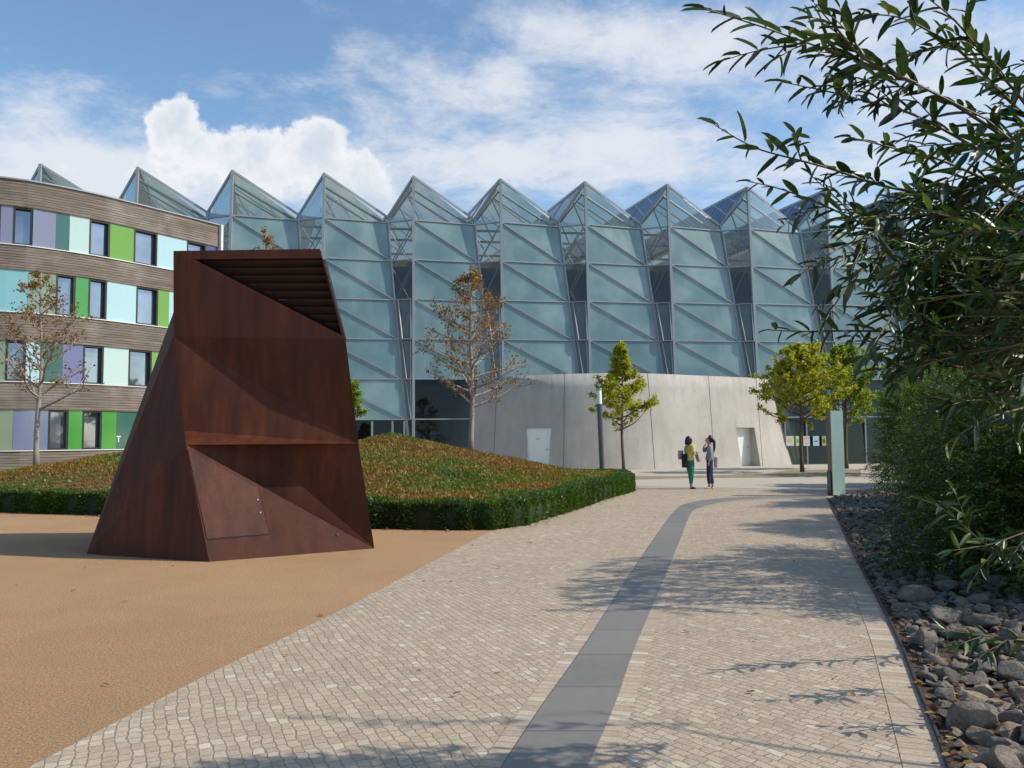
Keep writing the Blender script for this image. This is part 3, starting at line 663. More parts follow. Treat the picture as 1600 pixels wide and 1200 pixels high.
def mz(x, y, d=None):
    if d is None: d = inside_dist(x, y)
    r1 = math.hypot((x + 3.7) / 7.2, (y - 25.5) / 9.5); r2 = math.hypot((x + 9.8) / 8.0, (y - 26) / 9.5)
    a = 1.34 * max(0, 1 - r1) ** 1.35; b = 1.25 * max(0, 1 - r2) ** 1.35
    if d < .5: return .22 + .56 * max(d, 0)
    u_ = min(1, (d - .5) / 3); return .50 + (a ** 4 + b ** 4) ** .25 * u_ * (2 - u_) + .03 * math.sin(x * 2.1 + y) * math.sin(y * 1.7)
st_ = .35; xs = np.arange(-25, 5.2, st_); ys = np.arange(14.5, 34, st_); gi = {}; vs = []; fs = []
D2 = {}
for i, x in enumerate(xs):
    for j, y in enumerate(ys):
        d = inside_dist(x, y); D2[i, j] = d
        if d > .1: gi[i, j] = len(vs); vs.append((x, y, mz(x, y, d) - .06))
for i in range(len(xs) - 1):
    for j in range(len(ys) - 1):
        kk = [(i, j), (i + 1, j), (i + 1, j + 1), (i, j + 1)]
        if all(k in gi for k in kk): fs.append(tuple(gi[k] for k in kk))
SED = [(0, (.05, .10, .010)), (.28, (.11, .16, .014)), (.48, (.22, .17, .022)), (.68, (.27, .135, .026)), (.88, (.22, .085, .022)), (1, (.32, .18, .06))]
moundm = mat('mound_soil', lambda q: q.set(q.p.inputs['Base Color'], q.ramp(q.noise(q.gp, .9, 6, .7), [(.3, (.03, .06, .01)), (.5, (.09, .08, .018)), (.7, (.11, .05, .018))])), .95)
mb = MB(); mb.add(vs, fs); tag(mb.build('mound', moundm, smooth=True), kind='structure')
K_ = 230000; px_ = RNG.uniform(-22, 4.5, K_); py_ = RNG.uniform(14.8, 33, K_)
# denser towards the front
keep = RNG.random(K_) < np.clip(1.25 - (py_ - 15) / 22, .25, 1); px_, py_ = px_[keep], py_[keep]
pts = []; dd_ = []
for x, y in zip(px_, py_):
    i = int((x + 25) / st_); j = int((y - 14.5) / st_)
    d = D2.get((i, j), -1)
    if d < .45: continue
    pts.append((x, y, mz(x, y, d) - .05)); dd_.append(d)
pts = np.array(pts); dd_ = np.array(dd_); k = len(pts)
dirs = rand_unit(k); dirs[:, 2] = np.abs(dirs[:, 2]) + .45; dirs /= np.linalg.norm(dirs, axis=1, keepdims=True)
edge_green = np.clip(1 - dd_ / 1.6, 0, 1)
rv = np.clip(RNG.random(k) - edge_green * .55, 0, 1)
sedm = leafmat('ground_cover_leaf', SED, .3, .55, patch=(.42, .40, 2.6, .33))
me = leaf_mesh('ground_cover', pts, dirs, rand_unit(k), RNG.uniform(.05, .11, k), RNG.uniform(.025, .05, k), 'diamond', rv)
tag(link('ground_cover', me, sedm), 'low green and rust-brown creeping ground cover over the mound', 'ground cover', kind='stuff')
# hedge: a clipped band along the front rim
hb_ = MB(); fe = [Vector((p.x, p.y, 0)) for p in front_e] + [Vector((3.9, 28.6, 0)), Vector((2.4, 29.8, 0))]
fe = [p for i, p in enumerate(fe)]
dens = []
for a, b in zip(fe[:-1], fe[1:]):
    n = max(1, int((b - a).length / .3)); dens += [a.lerp(b, i / n) for i in range(n)]
dens.append(fe[-1]); 
def inw(P, i): t = P[min(i + 3, len(P) - 1)] - P[max(i - 3, 0)]; t.normalize(); return Vector((-t.y, t.x, 0))
vs = []; fs = []
for i, p in enumerate(dens):
    w_ = inw(dens, i); w2 = .65; h = .50
    vs += [p + w_ * .06, p + w_ * .04 + Vector((0, 0, h * .55)), p + w_ * .10 + Vector((0, 0, h - .05)), p + w_ * .3 + Vector((0, 0, h - .02)), p + w_ * w2 + Vector((0, 0, h - .08)), p + w_ * w2]
    if i:
        for e in range(5): kx = 6 * i + e; fs.append((kx - 6, kx, kx + 1, kx - 5))
mb = MB(); mb.add(vs, fs)
hedge = empty('clipped_hedge', tuple(fe[5]), 'low dark green clipped hedge edging the front of the mound', 'hedge')
mb.build('inner_twigs', flat('hedge_inner', (.012, .028, .008), .9), hedge)
K_ = 90000; PB = []; DB = []; RB = []
dn = np.array([tuple(p) for p in dens]); IW = np.array([tuple(inw(dens, i)) for i in range(len(dens))])
ii = RNG.integers(0, len(dens) - 1, K_); tt_ = RNG.random(K_)[:, None]; bp = dn[ii] * (1 - tt_) + dn[ii + 1] * tt_; iw = IW[ii]
r_ = RNG.random(K_); side = r_ < .62
h_ = RNG.random(K_) * .5; dpth = RNG.random(K_) * .55
lump = .04 * np.sin(bp[:, 0] * 3.1) + .03 * np.sin(bp[:, 0] * 13 + bp[:, 1] * 7)
P_ = np.where(side[:, None], bp + iw * (.05 + lump + RNG.normal(0, .02, K_))[:, None], bp + iw * dpth[:, None]); P_[:, 2] = np.where(side, h_, .47 + RNG.normal(0, .015, K_) + .02 * np.sin(bp[:, 0] * 4))
dr2 = rand_unit(K_) * .8; dr2 += np.where(side[:, None], -iw, np.array([[0, 0, 1.0]])); dr2[:, 2] += .35; dr2 /= np.linalg.norm(dr2, axis=1, keepdims=True)
me = leaf_mesh('hedge_leaves', P_, dr2, rand_unit(K_), RNG.uniform(.035, .075, K_), RNG.uniform(.018, .035, K_), 'diamond')
link('hedge_leaves', me, leafmat('hedge_leaf', [(0, (.022, .045, .007)), (.5, (.055, .11, .014)), (.9, (.12, .19, .02)), (1, (.22, .18, .03))], .35, .5, patch=(.8, .7, .8, .12)), hedge)

# ------------------------------------------------------------------ trees
def grow(base, z0, z1, trunk_r, profile, nb, rise=.5, twigs=3, seed=1, sub=5, lean=(0, 0), droop=.0):
    """returns wood MB and an array of (tip position, direction) of twigs"""
    rg = random.Random(seed); wd = MB(); tips = []
    bx, by, bz = base; H_ = z1 - bz
    path = []
    for i in range(12):
        t = i / 11; path.append(Vector((bx + lean[0] * t + .035 * math.sin(t * 9 + seed) * H_ / 6, by + lean[1] * t + .03 * math.cos(t * 7 + seed) * H_ / 6, bz + H_ * t)))
    wd.tube(path, [trunk_r * (1.25 if i == 0 else 1) * (1 - .93 * (i / 11) ** 1.1) + .004 for i in range(12)], 10)
    def tp(z): t = max(0, min(.999, (z - bz) / H_)) * 11; i = int(t); return path[i].lerp(path[i + 1], t - i)
    for b in range(nb):
        f = (b + rg.random() * .6) / nb; z = z0 + (z1 - z0) * f * .97; o_ = tp(z); az = b * 2.4 + rg.uniform(-.4, .4)
        L = profile(f) * rg.uniform(.75, 1.08); rr = trunk_r * .42 * (1 - .8 * f) + .006
        P = [o_]; d = Vector((math.cos(az), math.sin(az), rise * rg.uniform(.6, 1.3))).normalized()
        for s in range(6):
            d = (d + Vector((rg.uniform(-.18, .18), rg.uniform(-.18, .18), rg.uniform(-.04, .16) - droop))).normalized(); P.append(P[-1] + d * L / 6)
        wd.tube(P, [rr * (1 - .85 * i / 6) + .003 for i in range(7)], 6, False)
        for s in range(sub):
            t = rg.uniform(.25, 1) * 5.99; i = int(t); o2 = P[i].lerp(P[i + 1], t - i); dd = (P[i + 1] - P[i]).normalized()
            side = Vector((rg.uniform(-1, 1), rg.uniform(-1, 1), rg.uniform(-.3, .8))).normalized(); d2 = (dd * .8 + side).normalized(); L2 = L * rg.uniform(.22, .5)
            Q2 = [o2]
            for _ in range(4): d2 = (d2 + Vector((rg.uniform(-.25, .25), rg.uniform(-.25, .25), rg.uniform(-.1, .2) - droop))).normalized(); Q2.append(Q2[-1] + d2 * L2 / 4)
            wd.tube(Q2, [rr * .38 * (1 - .7 * i / 4) + .002 for i in range(5)], 4, False)
            for q_ in range(twigs):
                t = rg.uniform(.2, 1) * 3.99; i = int(t); o3 = Q2[i].lerp(Q2[i + 1], t - i); s3 = Vector((rg.uniform(-1, 1), rg.uniform(-1, 1), rg.uniform(-.6, .8))).normalized(); L3 = rg.uniform(.12, .32) * min(1, L)
                e3 = o3 + (d2 * .6 + s3).normalized() * L3; wd.tube([o3, e3], [.004, .0015], 3, False); tips.append((o3, e3))
            tips.append((Q2[2], Q2[4]))
    return wd, tips
def leaves_from(tips, per, size, spread=.05, seed=0):
    a = np.array([tuple(t[0]) for t in tips]); b = np.array([tuple(t[1]) for t in tips]); k = len(a) * per
    i = RNG.integers(0, len(a), k); t = RNG.random(k)[:, None]; P = a[i] * (1 - t) + b[i] * t + RNG.normal(0, spread, (k, 3)); d = (b - a)[i]; d /= np.linalg.norm(d, axis=1, keepdims=True) + 1e-9
    d = d * .5 + rand_unit(k); d[:, 2] -= .3; d /= np.linalg.norm(d, axis=1, keepdims=True); n = rand_unit(k) * .7 + np.array([0, 0, .8]); n /= np.linalg.norm(n, axis=1, keepdims=True)
    return P, d, n, RNG.uniform(.6, 1.2, k) * size
BROWN = leafmat('dry_leaf', [(0, (.14, .06, .02)), (.45, (.27, .11, .028)), (.75, (.38, .18, .04)), (.9, (.22, .18, .035)), (1, (.10, .14, .03))], .35)
YEL = leafmat('yellow_leaf', [(0, (.14, .19, .015)), (.35, (.30, .32, .02)), (.75, (.50, .43, .03)), (1, (.58, .40, .03))], .45, patch=(1.4, .8, .9, .1))
YGR = leafmat('yellow_green_leaf', [(0, (.09, .16, .015)), (.5, (.20, .28, .02)), (1, (.40, .38, .03))], .4)
GRN = leafmat('green_leaf', [(0, (.03, .075, .012)), (.5, (.06, .13, .018)), (1, (.14, .19, .025))], .35)
def tree(name, label, base, z0, z1, tr, prof, nb, leafm, per, size, barkm, group=None, shape='maple', **kw):
    root = empty(name, base, label, 'tree', group); wd, tips = grow(base, z0, z1, tr, prof, nb, **kw); wd.build('trunk', barkm, root, smooth=True)
    P, d, n, L = leaves_from(tips, per, size); me = leaf_mesh('crown', P, d, n, L, L * .75, shape); link('crown', me, leafm, root); return root
def on_mound(px, Y): x = (at(px, 690, Y)).x; return (x, Y, mz(x, Y) - .05)
open_prof = lambda f: 2.25 * (1 - .2 * (f < .12)) * (1 - f) ** .8 + .12
tree('bare_tree', 'sparse brown-leaved young tree with pale trunk in front of the timber building', on_mound(59, 25.5), 2.6, 6.9, .085, open_prof, 26, BROWN, 4, .072, palebark, 'half-bare young trees on the mound', rise=.5, seed=3, sub=6, twigs=3)
tree('bare_tree', 'sparse brown-leaved young tree with pale trunk before the glass facade and concrete wall', on_mound(737, 26.5), 2.6, 7.1, .085, open_prof, 38, BROWN, 3, .074, palebark, 'half-bare young trees on the mound', rise=.32, seed=5, sub=7, twigs=4)
tree('bare_tree', 'young tree whose thin top shows just above the steel sculpture', on_mound(413, 28), 3, 9.0, .085, lambda f: 1.7 * (1 - f) ** .8 + .1, 26, BROWN, 4, .075, palebark, 'half-bare young trees on the mound', rise=.9, seed=8)
tree('yellow_tree', 'small yellow-green tree peeking out from behind the right edge of the sculpture', (at(545, 690, 34).x, 34, 0), 2.4, 4.0, .05, lambda f: .6 * (1 - f) ** .6 + .1, 16, YGR, 14, .10, darkbark, 'yellowing young trees on the plaza', seed=12)
cone = lambda f: (1.85 if f > .1 else 1.4) * (1 - f) ** 1.1 + .10
tree('yellow_tree', 'slim cone-shaped yellow-green tree beside the lamp post', (at(973, 690, 37.5).x, 37.5, 0), 2.0, 5.95, .075, cone, 38, YEL, 20, .09, darkbark, 'yellowing young trees on the plaza', rise=.25, seed=21, sub=5)
wide = lambda f: (2.05 if f > .1 else 1.7) * (1 - f ** 1.6) ** .7 + .1
tree('yellow_tree', 'broad yellow tree standing behind the mint green stele', (at(1252, 690, 37.5).x, 37.5, 0), 2.1, 5.7, .085, wide, 36, YEL, 24, .092, darkbark, 'yellowing young trees on the plaza', rise=.3, seed=22, sub=6)
tree('green_tree', 'yellow-green tree right behind the broad yellow tree', (at(1322, 690, 41).x, 41, 0), 2.0, 6.1, .09, wide, 34, YGR, 20, .10, darkbark, 'yellowing young trees on the plaza', rise=.35, seed=23, sub=6)
tree('green_tree', 'dense green tree rising behind the bushes on the right', (at(1480, 690, 34).x, 34, 0), 1.2, 5.6, .10, lambda f: 3.0 * (1 - f ** 2) ** .6 + .1, 36, GRN, 10, .13, darkbark, None, rise=.4, seed=24, sub=6)

# ------------------------------------------------------------------ lamp post, stele, posters
lx = at(941, 700, 30); lamp = empty('lamp_post', (lx.x, 30, 0), 'grey cylindrical lamp post with white light head behind the hedge corner', 'lamp post')
tp = Vector((lx.x - .09, 30.0, 3.42)); b0 = Vector((lx.x, 30, 0)); d = tp - b0
MB().tube([b0, b0 + d * .83], .095, 20).build('pole', flat('pole_grey', (.10, .105, .115), .4, .3), lamp, smooth=False)
MB().tube([b0 + d * .832, b0 + d * .975], .09, 20).build('lamp_head', flat('opal_glass', (.85, .86, .86), .25), lamp)
MB().tube([b0 + d * .977, b0 + d], .10, 20).build('cap', steel_m, lamp)
MB().tube([b0, b0 + Vector((0, 0, .04))], .16, 20).build('base_plate', steel_m, lamp)
sp = G(1311, 775); stele = empty('stele', tuple(sp), 'mint green glass stele with bronze side at the path edge', 'stele', rz=R(4))
zt = 2.28
MB().box(sp + Vector((0, .16, zt / 2)), (.33, .26, zt), R(4)).build('core', flat('bronze_side', (.23, .17, .115), .45, .3, .25, 2), stele)
MB().box(sp + Vector((.012, .01, zt / 2 + .005)), (.335, .03, zt + .01), R(4)).build('glass_front', flat('mint_glass', (.60, .78, .66), .12, 0, .05, 1), stele)
MB().box(sp + Vector((-.19, .16, .33)), (.02, .22, .66), R(4)).build('side_box', flat('dark_glass_box', (.03, .03, .03), .2), stele)
fyp = lambda X: FY + FDY * (X - FX) / FDX - .13 * 6 - .16
PCOL = [((1228, 1241), (.62, .64, .56), 'sun', (.7, .55, .05)), ((1243, 1249.5), (.55, .66, .3), 'bar', (.2, .42, .1)), ((1255, 1265.5), (.66, .58, .56), 'frame', (.6, .3, .3)), ((1270, 1280), (.45, .6, .7), 'bird', (.03, .08, .25)), ((1284, 1291), (.38, .36, .12), 'bar', (.08, .08, .03))]
names = ['pale poster with a yellow sun on the dark entrance glass', 'narrow lime green poster on the dark entrance glass', 'pinkish white poster on the dark entrance glass', 'light blue poster with a dark blue swoosh shape', 'dark yellow poster beside the stele on the entrance glass']
for ((x0, x1), col, kind, c2_), lb in zip(PCOL, names):
    w_ = at((x0 + x1) / 2, 689, 47.0); 
    for _ in range(5): w_ = at((x0 + x1) / 2, 689, fyp(w_.x))
    wd = (x1 - x0) / F * w_.y; root = empty('poster', tuple(w_), lb, 'poster', 'posters on the entrance glass'); rz = math.atan2(FDY, FDX)
    MB().box(w_, (wd, .012, .56), rz).build('sheet', flat('poster_paper', col, .6), root); f_ = w_ - fn_ * .012; m_ = MB()
    if kind == 'sun':
        m_.add([f_ + fd * (.12 * math.cos(a)) + Vector((0, 0, .03 + .12 * math.sin(a))) for a in [i * math.pi / 8 for i in range(16)]], [tuple(range(16))])
    elif kind == 'bird': m_.add([f_ + fd * x + Vector((0, 0, z)) for x, z in ((-.13, .04), (-.05, -.06), (.04, -.06), (.13, .08), (.03, .02), (-.04, .01))], [(0, 1, 2, 3, 4, 5)])
    elif kind == 'frame': m_.box(f_ + Vector((0, 0, -.12)), (wd * .7, .004, .02), rz).box(f_ + Vector((0, 0, .16)), (wd * .7, .004, .03), rz)
    else: m_.box(f_, (wd * .5, .004, .2), rz)
    m_.build('print', flat('poster_ink', c2_, .6), root)

# ------------------------------------------------------------------ people
skin_m = flat('skin', (.50, .27, .18), .5, 0, .06); hair_m = flat('black_hair', (.012, .009, .008), .45)
FAT = 1.22
def skin(chains, lvl=2):
    """chains: list of [(pos, radius), ...]; shared names share vertices. First vertex is root"""
    me = bpy.data.meshes.new('s'); idx = {}; vs = []; rs = []; es = []
    for ch in chains:
        prev = None
        for it in ch:
            key = it[0] if isinstance(it[0], str) else None
            if key is not None and key in idx: i = idx[key]
            else:
                p, r = (it[1], it[2]) if key is not None else (it[0], it[1])
                i = len(vs); vs.append(p); rs.append(r)
                if key is not None: idx[key] = i
            if prev is not None: es.append((prev, i))
            prev = i
    me.from_pydata(vs, es, []); o = bpy.data.objects.new('tmp', me); COL.objects.link(o)
    md = o.modifiers.new('s', 'SKIN'); md.use_smooth_shade = True; md.branch_smoothing = .6
    for i, r in enumerate(rs):
        r = r if hasattr(r, '__len__') else (r, r); r = (r[0] * FAT, r[1] * FAT); me.skin_vertices[0].data[i].radius = r; me.skin_vertices[0].data[i].use_root = (i == 0)
    sb = o.modifiers.new('b', 'SUBSURF'); sb.levels = lvl; sb.render_levels = lvl
    dg = bpy.context.evaluated_depsgraph_get(); out = bpy.data.meshes.new_from_object(o.evaluated_get(dg)); bpy.data.objects.remove(o)
    return out
def join(meshes):
    bm = bmesh.new()
    for m_ in meshes: bm.from_mesh(m_)
    out = bpy.data.meshes.new('j'); bm.to_mesh(out); bm.free(); out.polygons.foreach_set('use_smooth', [True] * len(out.polygons)); return out
def hand(wr, d, side, curl=.4):
    """palm + 4 fingers + thumb from the wrist along d"""
    global FAT; FAT = .95; d = Vector(d).normalized(); s = Vector(side).normalized(); n = d.cross(s).normalized(); ms = []; wr = Vector(wr)
    ms.append(skin([[(wr - d * .02, (.022, .017)), (wr + d * .04, (.034, .014)), (wr + d * .085, (.036, .012))]], 1))
    for i, L in enumerate((.068, .078, .072, .056)):
        b = wr + d * .08 + s * (.027 - i * .018); p = [b]; dd = d.copy()
        for j in range(3): dd = (dd + n * curl * .5).normalized(); p.append(p[-1] + dd * L / 3)
        ms.append(skin([[(p[0], .0085), (p[1], .008), (p[2], .0075), (p[3], .0065)]], 1))
    b = wr + d * .03 + s * .028; ms.append(skin([[(b, .011), (b + s * .028 + d * .025, .010), (b + s * .036 + d * .052 + n * .012, .008)]], 1)); FAT = 1.22; return ms
def person(name, label, x, y, rz, pose):
    root = empty(name, (x, y, 0), label, 'person', None, rz); return root
def addp(nm, me, m, root): o = bpy.data.objects.new(nm, me); COL.objects.link(o); me.materials.append(m); o.parent = root; return o
def V3(*a): return Vector(a)
def figure(root, P, shirt_m, trouser_m, shoe_m):
    """P: joints in local space, figure faces +X"""
    hd = P['head']; nk = P['neck']; ch = P['chest']; wa = P['waist']; pe = P['pelvis']
    body = [[('pe', pe, (.085, .07)), ('wa', wa, (.075, .06)), ('ch', ch, (.105, .07)), ('nk0', nk - V3(0, 0, .05), (.055, .055)), ('nk', nk, (.044, .046)), ('jaw', hd + V3(.012, 0, -.055), (.054, .060)), ('hd', hd + V3(0, 0, .03), (.074, .088)), ('hd2', hd + V3(-.005, 0, .085), (.058, .065))]]
    for s in ('L', 'R'):
        body.append([('ch',), ('sh' + s, P['sh' + s], .045), (P['el' + s] * .5 + P['sh' + s] * .5, .040), (P['el' + s], .034), (P['el' + s] * .45 + P['wr' + s] * .55, .030), (P['wr' + s], .021)])
        body.append([('pe',), ('hp' + s, P['hp' + s], .06), (P['hp' + s] * .5 + P['kn' + s] * .5, .055), (P['kn' + s], .052), (P['kn' + s] * .65 + P['an' + s] * .35, .052), (P['an' + s], .033), (P['an' + s] + V3(.02, 0, -.06), .032), (P['to' + s], .022)])
    ms = [skin(body, 2)]
    for s in ('L', 'R'): ms += hand(P['wr' + s], P['hd' + s], P['hs' + s], P.get('curl', .4))
    # face
    f0 = hd + V3(.08, 0, 0); ms.append(skin([[(hd + V3(.07, 0, .035), .010), (hd + V3(.102, 0, -.008), .013), (hd + V3(.08, 0, -.015), .010)]], 1))
    for sy in (-1, 1): ms.append(skin([[(hd + V3(-.005, sy * .072, .015), (.008, .014)), (hd + V3(-.01, sy * .083, -.0), (.008, .02)), (hd + V3(-.003, sy * .075, -.03), .008)]], 1))
    addp('body', join(ms), skin_m, root)
    ey = MB(); 
    for sy in (-1, 1): ey.tube([hd + V3(.070, sy * .030, .025), hd + V3(.082, sy * .030, .025)], [.011, .006], 8)
    addp('eyes', ey.mesh(), dark_m, root)
    mo = MB(); mo.tube([hd + V3(.072, -.022, -.048), hd + V3(.083, 0, -.047), hd + V3(.072, .022, -.048)], [.004, .007, .004], 6); addp('mouth', mo.mesh(), flat('lips', (.35, .10, .09)), root)
    g = .014; sh = [[('p0', pe + V3(0, 0, -.04), (.125, .105)), ('pe', pe + V3(0, 0, .05), (.122, .10)), ('wa', wa, (.095 + g, .078 + g)), ('ch', ch, (.13 + g, .088 + g)), (nk - V3(0, 0, .055), (.07, .065))]]
    for s in ('L', 'R'):
        e = P['sleeve']; A_ = P['sh' + s]; B_ = P['el' + s]; C_ = P['wr' + s]
        chn = [('ch',), ('sh' + s, A_, .062), (A_.lerp(B_, .5), .054)]
        if e > 1: chn += [(B_, .048), (B_.lerp(C_, e - 1), .038)]
        else: chn += [(A_.lerp(B_, e), .05)]
        sh.append(chn)
    addp('shirt', skin(sh, 2), shirt_m, root)
    tr_ = [[('pt', pe + V3(0, 0, .12), (.10, .085)), ('pe', pe + V3(0, 0, .03), (.122, .098)), ('p2', pe - V3(0, 0, .06), (.13, .105))]]
    for s in ('L', 'R'): tr_.append([('p2',), ('hp' + s, P['hp' + s] - V3(0, 0, .05), .092), (P['hp' + s] * .5 + P['kn' + s] * .5, .080), (P['kn' + s], .060), (P['kn' + s] * .65 + P['an' + s] * .35, .058), (P['an' + s] + V3(0, 0, .05), .044)])
    addp('trousers', skin(tr_, 2), trouser_m, root)
    for s in ('L', 'R'):
        an = P['an' + s]; to = P['to' + s]; addp('shoe', skin([[(an + V3(-.03, 0, -.055), (.036, .034)), (an.lerp(to, .5) + V3(0, 0, -.03), (.04, .030)), (to + V3(.01, 0, 0), (.036, .022)), (to + V3(.045, 0, -.004), (.022, .016))]], 2), shoe_m, root)
base_pose = dict(pelvis=V3(0, 0, .90), waist=V3(-.01, 0, 1.07), chest=V3(0, 0, 1.24), neck=V3(-.005, 0, 1.42), head=V3(.025, 0, 1.51), hpL=V3(0, .085, .84), hpR=V3(0, -.085, .84), shL=V3(0, .165, 1.34), shR=V3(0, -.165, 1.34), sleeve=1.7)
# left woman: yellow top, green trousers, facing right and a little away
pA = dict(base_pose); pA.update(knL=V3(.07, .08, .46), anL=V3(.10, .08, .09), toL=V3(.22, .10, .028), knR=V3(-.02, -.08, .46), anR=V3(-.06, -.09, .09), toR=V3(.06, -.11, .028),
    elL=V3(.02, .23, 1.10), wrL=V3(.21, .10, 1.12), hdL=(.6, -.8, .0), hsL=(0, 0, 1), elR=V3(-.05, -.23, 1.08), wrR=V3(.16, -.13, 1.09), hdR=(.8, .55, .05), hsR=(0, 0, 1), sleeve=.85)
g1 = G(1079, 764); ra = person('person', 'woman in yellow top and green trousers holding a black jacket and papers', g1.x, g1.y, R(28), 0)
figure(ra, pA, flat('yellow_cloth', (.62, .52, .13), .8, 0, .15, 9), flat('green_cloth', (.015, .20, .125), .75, 0, .15, 9), flat('dark_shoe', (.03, .015, .012), .5))
hr = skin([[(V3(.03, 0, 1.61), (.06, .075)), (V3(-.02, 0, 1.57), (.092, .098)), (V3(-.045, 0, 1.50), (.085, .105)), (V3(-.06, 0, 1.42), (.075, .11)), (V3(-.06, 0, 1.36), (.05, .10))]], 2); addp('hair', hr, hair_m, ra)
# right woman: grey sweater, dark jeans, facing left
pB = dict(base_pose); pB.update(knL=V3(.04, .07, .46), anL=V3(.03, .075, .09), toL=V3(.15, .10, .028), knR=V3(-.02, -.08, .46), anR=V3(-.08, -.10, .09), toR=V3(.04, -.13, .028),
    elL=V3(-.03, .23, 1.08), wrL=V3(.03, .23, .86), hdL=(.12, -.05, -1), hsL=(1, 0, 0), elR=V3(.17, -.18, 1.15), wrR=V3(.16, -.10, 1.34), hdR=(-.6, .75, .35), hsR=(0, 0, 1), sleeve=1.8)
g2 = G(1110, 764); rb = person('person', 'woman in grey sweater and dark jeans with a long black ponytail', g2.x, g2.y, R(168), 0)
figure(rb, pB, flat('grey_cloth', (.24, .255, .30), .85, 0, .12, 9), flat('denim', (.018, .03, .065), .8, 0, .2, 9), flat('white_shoe', (.62, .58, .52), .6))
hr = [skin([[(V3(.035, 0, 1.615), (.050, .066)), (V3(-.01, 0, 1.60), (.078, .088)), (V3(-.035, 0, 1.55), (.086, .092)), (V3(-.045, 0, 1.48), (.062, .075)), (V3(-.035, 0, 1.43), (.03, .05))]], 2), skin([[(V3(-.08, 0, 1.55), .028), (V3(-.14, 0, 1.52), .035), (V3(-.155, 0, 1.40), .036), (V3(-.15, 0, 1.25), .028), (V3(-.14, 0, 1.13), .010)]], 2)]
addp('hair', join(hr), hair_m, rb)
def drape(name, label, cat, c, w_, h, th, m, rz, seed, taper=.7):
    rg = random.Random(seed); vs = []; fs = []; nx, nz = 7, 7
    for f in (0, 1):
        for i in range(nx + 1):
            for j in range(nz + 1):
                a = i / nx - .5; b = j / nz; ww = w_ * (taper + (1 - taper) * b) if taper <= 1 else w_ * (taper - (taper - 1) * b)
                vs.append(V3(a * ww, (f - .5) * th * (.4 + math.cos(a * 2.8)) + .015 * math.sin(a * 19 + seed), -b * h + .02 * rg.uniform(-1, 1) * (j == nz)))
    k = (nx + 1) * (nz + 1)
    for i in range(nx):
        for j in range(nz):
            a = i * (nz + 1) + j; fs.append((a, a + 1, a + nz + 2, a + nz + 1)); fs.append((k + a, k + a + nz + 1, k + a + nz + 2, k + a + 1))
    rim = [i * (nz + 1) for i in range(nx + 1)] + [nx * (nz + 1) + j for j in range(1, nz + 1)] + [i * (nz + 1) + nz for i in range(nx - 1, -1, -1)] + [j for j in range(nz - 1, 0, -1)]
    for a, b in zip(rim, rim[1:] + rim[:1]): fs.append((a, b, k + b, k + a))
    mb = MB(); mb.add(vs, fs); o = mb.build(name, m, None, smooth=True); o.location = c; o.rotation_euler = (0, 0, rz); tag(o, label, cat); return o
drape('black_jacket', 'black jacket hanging over the arm of the woman in yellow', 'jacket', (g1.x - .20, g1.y - .10, 1.10), .15, .42, .09, flat('black_cloth', (.012, .012, .014), .85), R(28), 1, 1.3)
o = MB().box((g1.x - .27, g1.y + .06, 1.06), (.19, .012, .28), R(15), ).build('document_folder', flat('grey_card', (.42, .42, .41), .7), bevel=.002); tag(o, 'pale grey folder behind the back of the woman in yellow', 'folder')
o = MB().box((g1.x + .25, g1.y + .10, .98), (.10, .014, .30), rot=Matrix.Rotation(R(-18), 3, 'Y')).build('document_folder', flat('grey_card_dark', (.33, .32, .30), .7), bevel=.002); tag(o, 'grey folder held in front of the woman in yellow', 'folder')
drape('pale_jacket', 'pale pinkish jacket held behind the woman in the grey sweater', 'jacket', (g2.x + .20, g2.y + .03, 1.00), .09, .34, .08, flat('pale_cloth', (.55, .48, .45), .85, 0, .2, 12), R(170), 3, 1.7)

# ------------------------------------------------------------------ rubble bed
def rock(seed):
    rg = random.Random(seed); bm = bmesh.new(); bmesh.ops.create_icosphere(bm, subdivisions=3, radius=1)
    pl_ = [(Vector((rg.gauss(0, 1), rg.gauss(0, 1), rg.gauss(0, 1))).normalized(), rg.uniform(.38, .8)) for _ in range(14)]
    for v in bm.verts:
        for n, d in pl_:
            k = v.co.dot(n) - d
            if k > 0: v.co -= n * k
        v.co += Vector((rg.uniform(-1, 1), rg.uniform(-1, 1), rg.uniform(-1, 1))) * .012
        v.co.x *= 1.25; v.co.z *= .68
    me = bpy.data.meshes.new('rock'); bm.to_mesh(me); bm.free(); return me
def f_rock(c0, c1):
    def fn(q):
        oi = q.n('ShaderNodeObjectInfo', out='Random'); n = q.noise(q.gp, 7, 8, .7); f2 = q.noise(q.gp, 60, 5, .7)
        c = q.mix(q.sstep(n, .35, .7), c0, c1); c = q.mix(1.0, c, q.ramp(oi, [(0, (.6, .6, .6)), (.5, (.95, .92, .88)), (.8, (1.25, 1.15, 1.0)), (1, (1.8, 1.7, 1.5))]), 'MULTIPLY'); c = q.mix(.25, c, q.ramp(f2, [(.3, .05), (.7, .4)])); q.set(q.p.inputs['Base Color'], c); bump(q, q.m('ADD', n, f2), .6, .03)
    return fn
rockm = mat('rubble_stone', f_rock((.125, .092, .064), (.36, .28, .195)), .85)
protos = [rock(s) for s in range(10)]
for m_ in protos: m_.materials.append(rockm)
def edge_x(y):
    P = edgeR
    for a, b in zip(P[:-1], P[1:]):
        if a.y <= y <= b.y: return a.x + (b.x - a.x) * (y - a.y) / (b.y - a.y)
    return P[0].x - (P[0].y - y) * .35 if y < P[0].y else P[-1].x + (y - P[-1].y) * .8
rg = random.Random(5); stones = []
def try_stone(x, y, r):
    for (a, b, c) in stones:
        if (a - x) ** 2 + (b - y) ** 2 < ((c + r) * .74) ** 2: return False
    stones.append((x, y, r)); return True
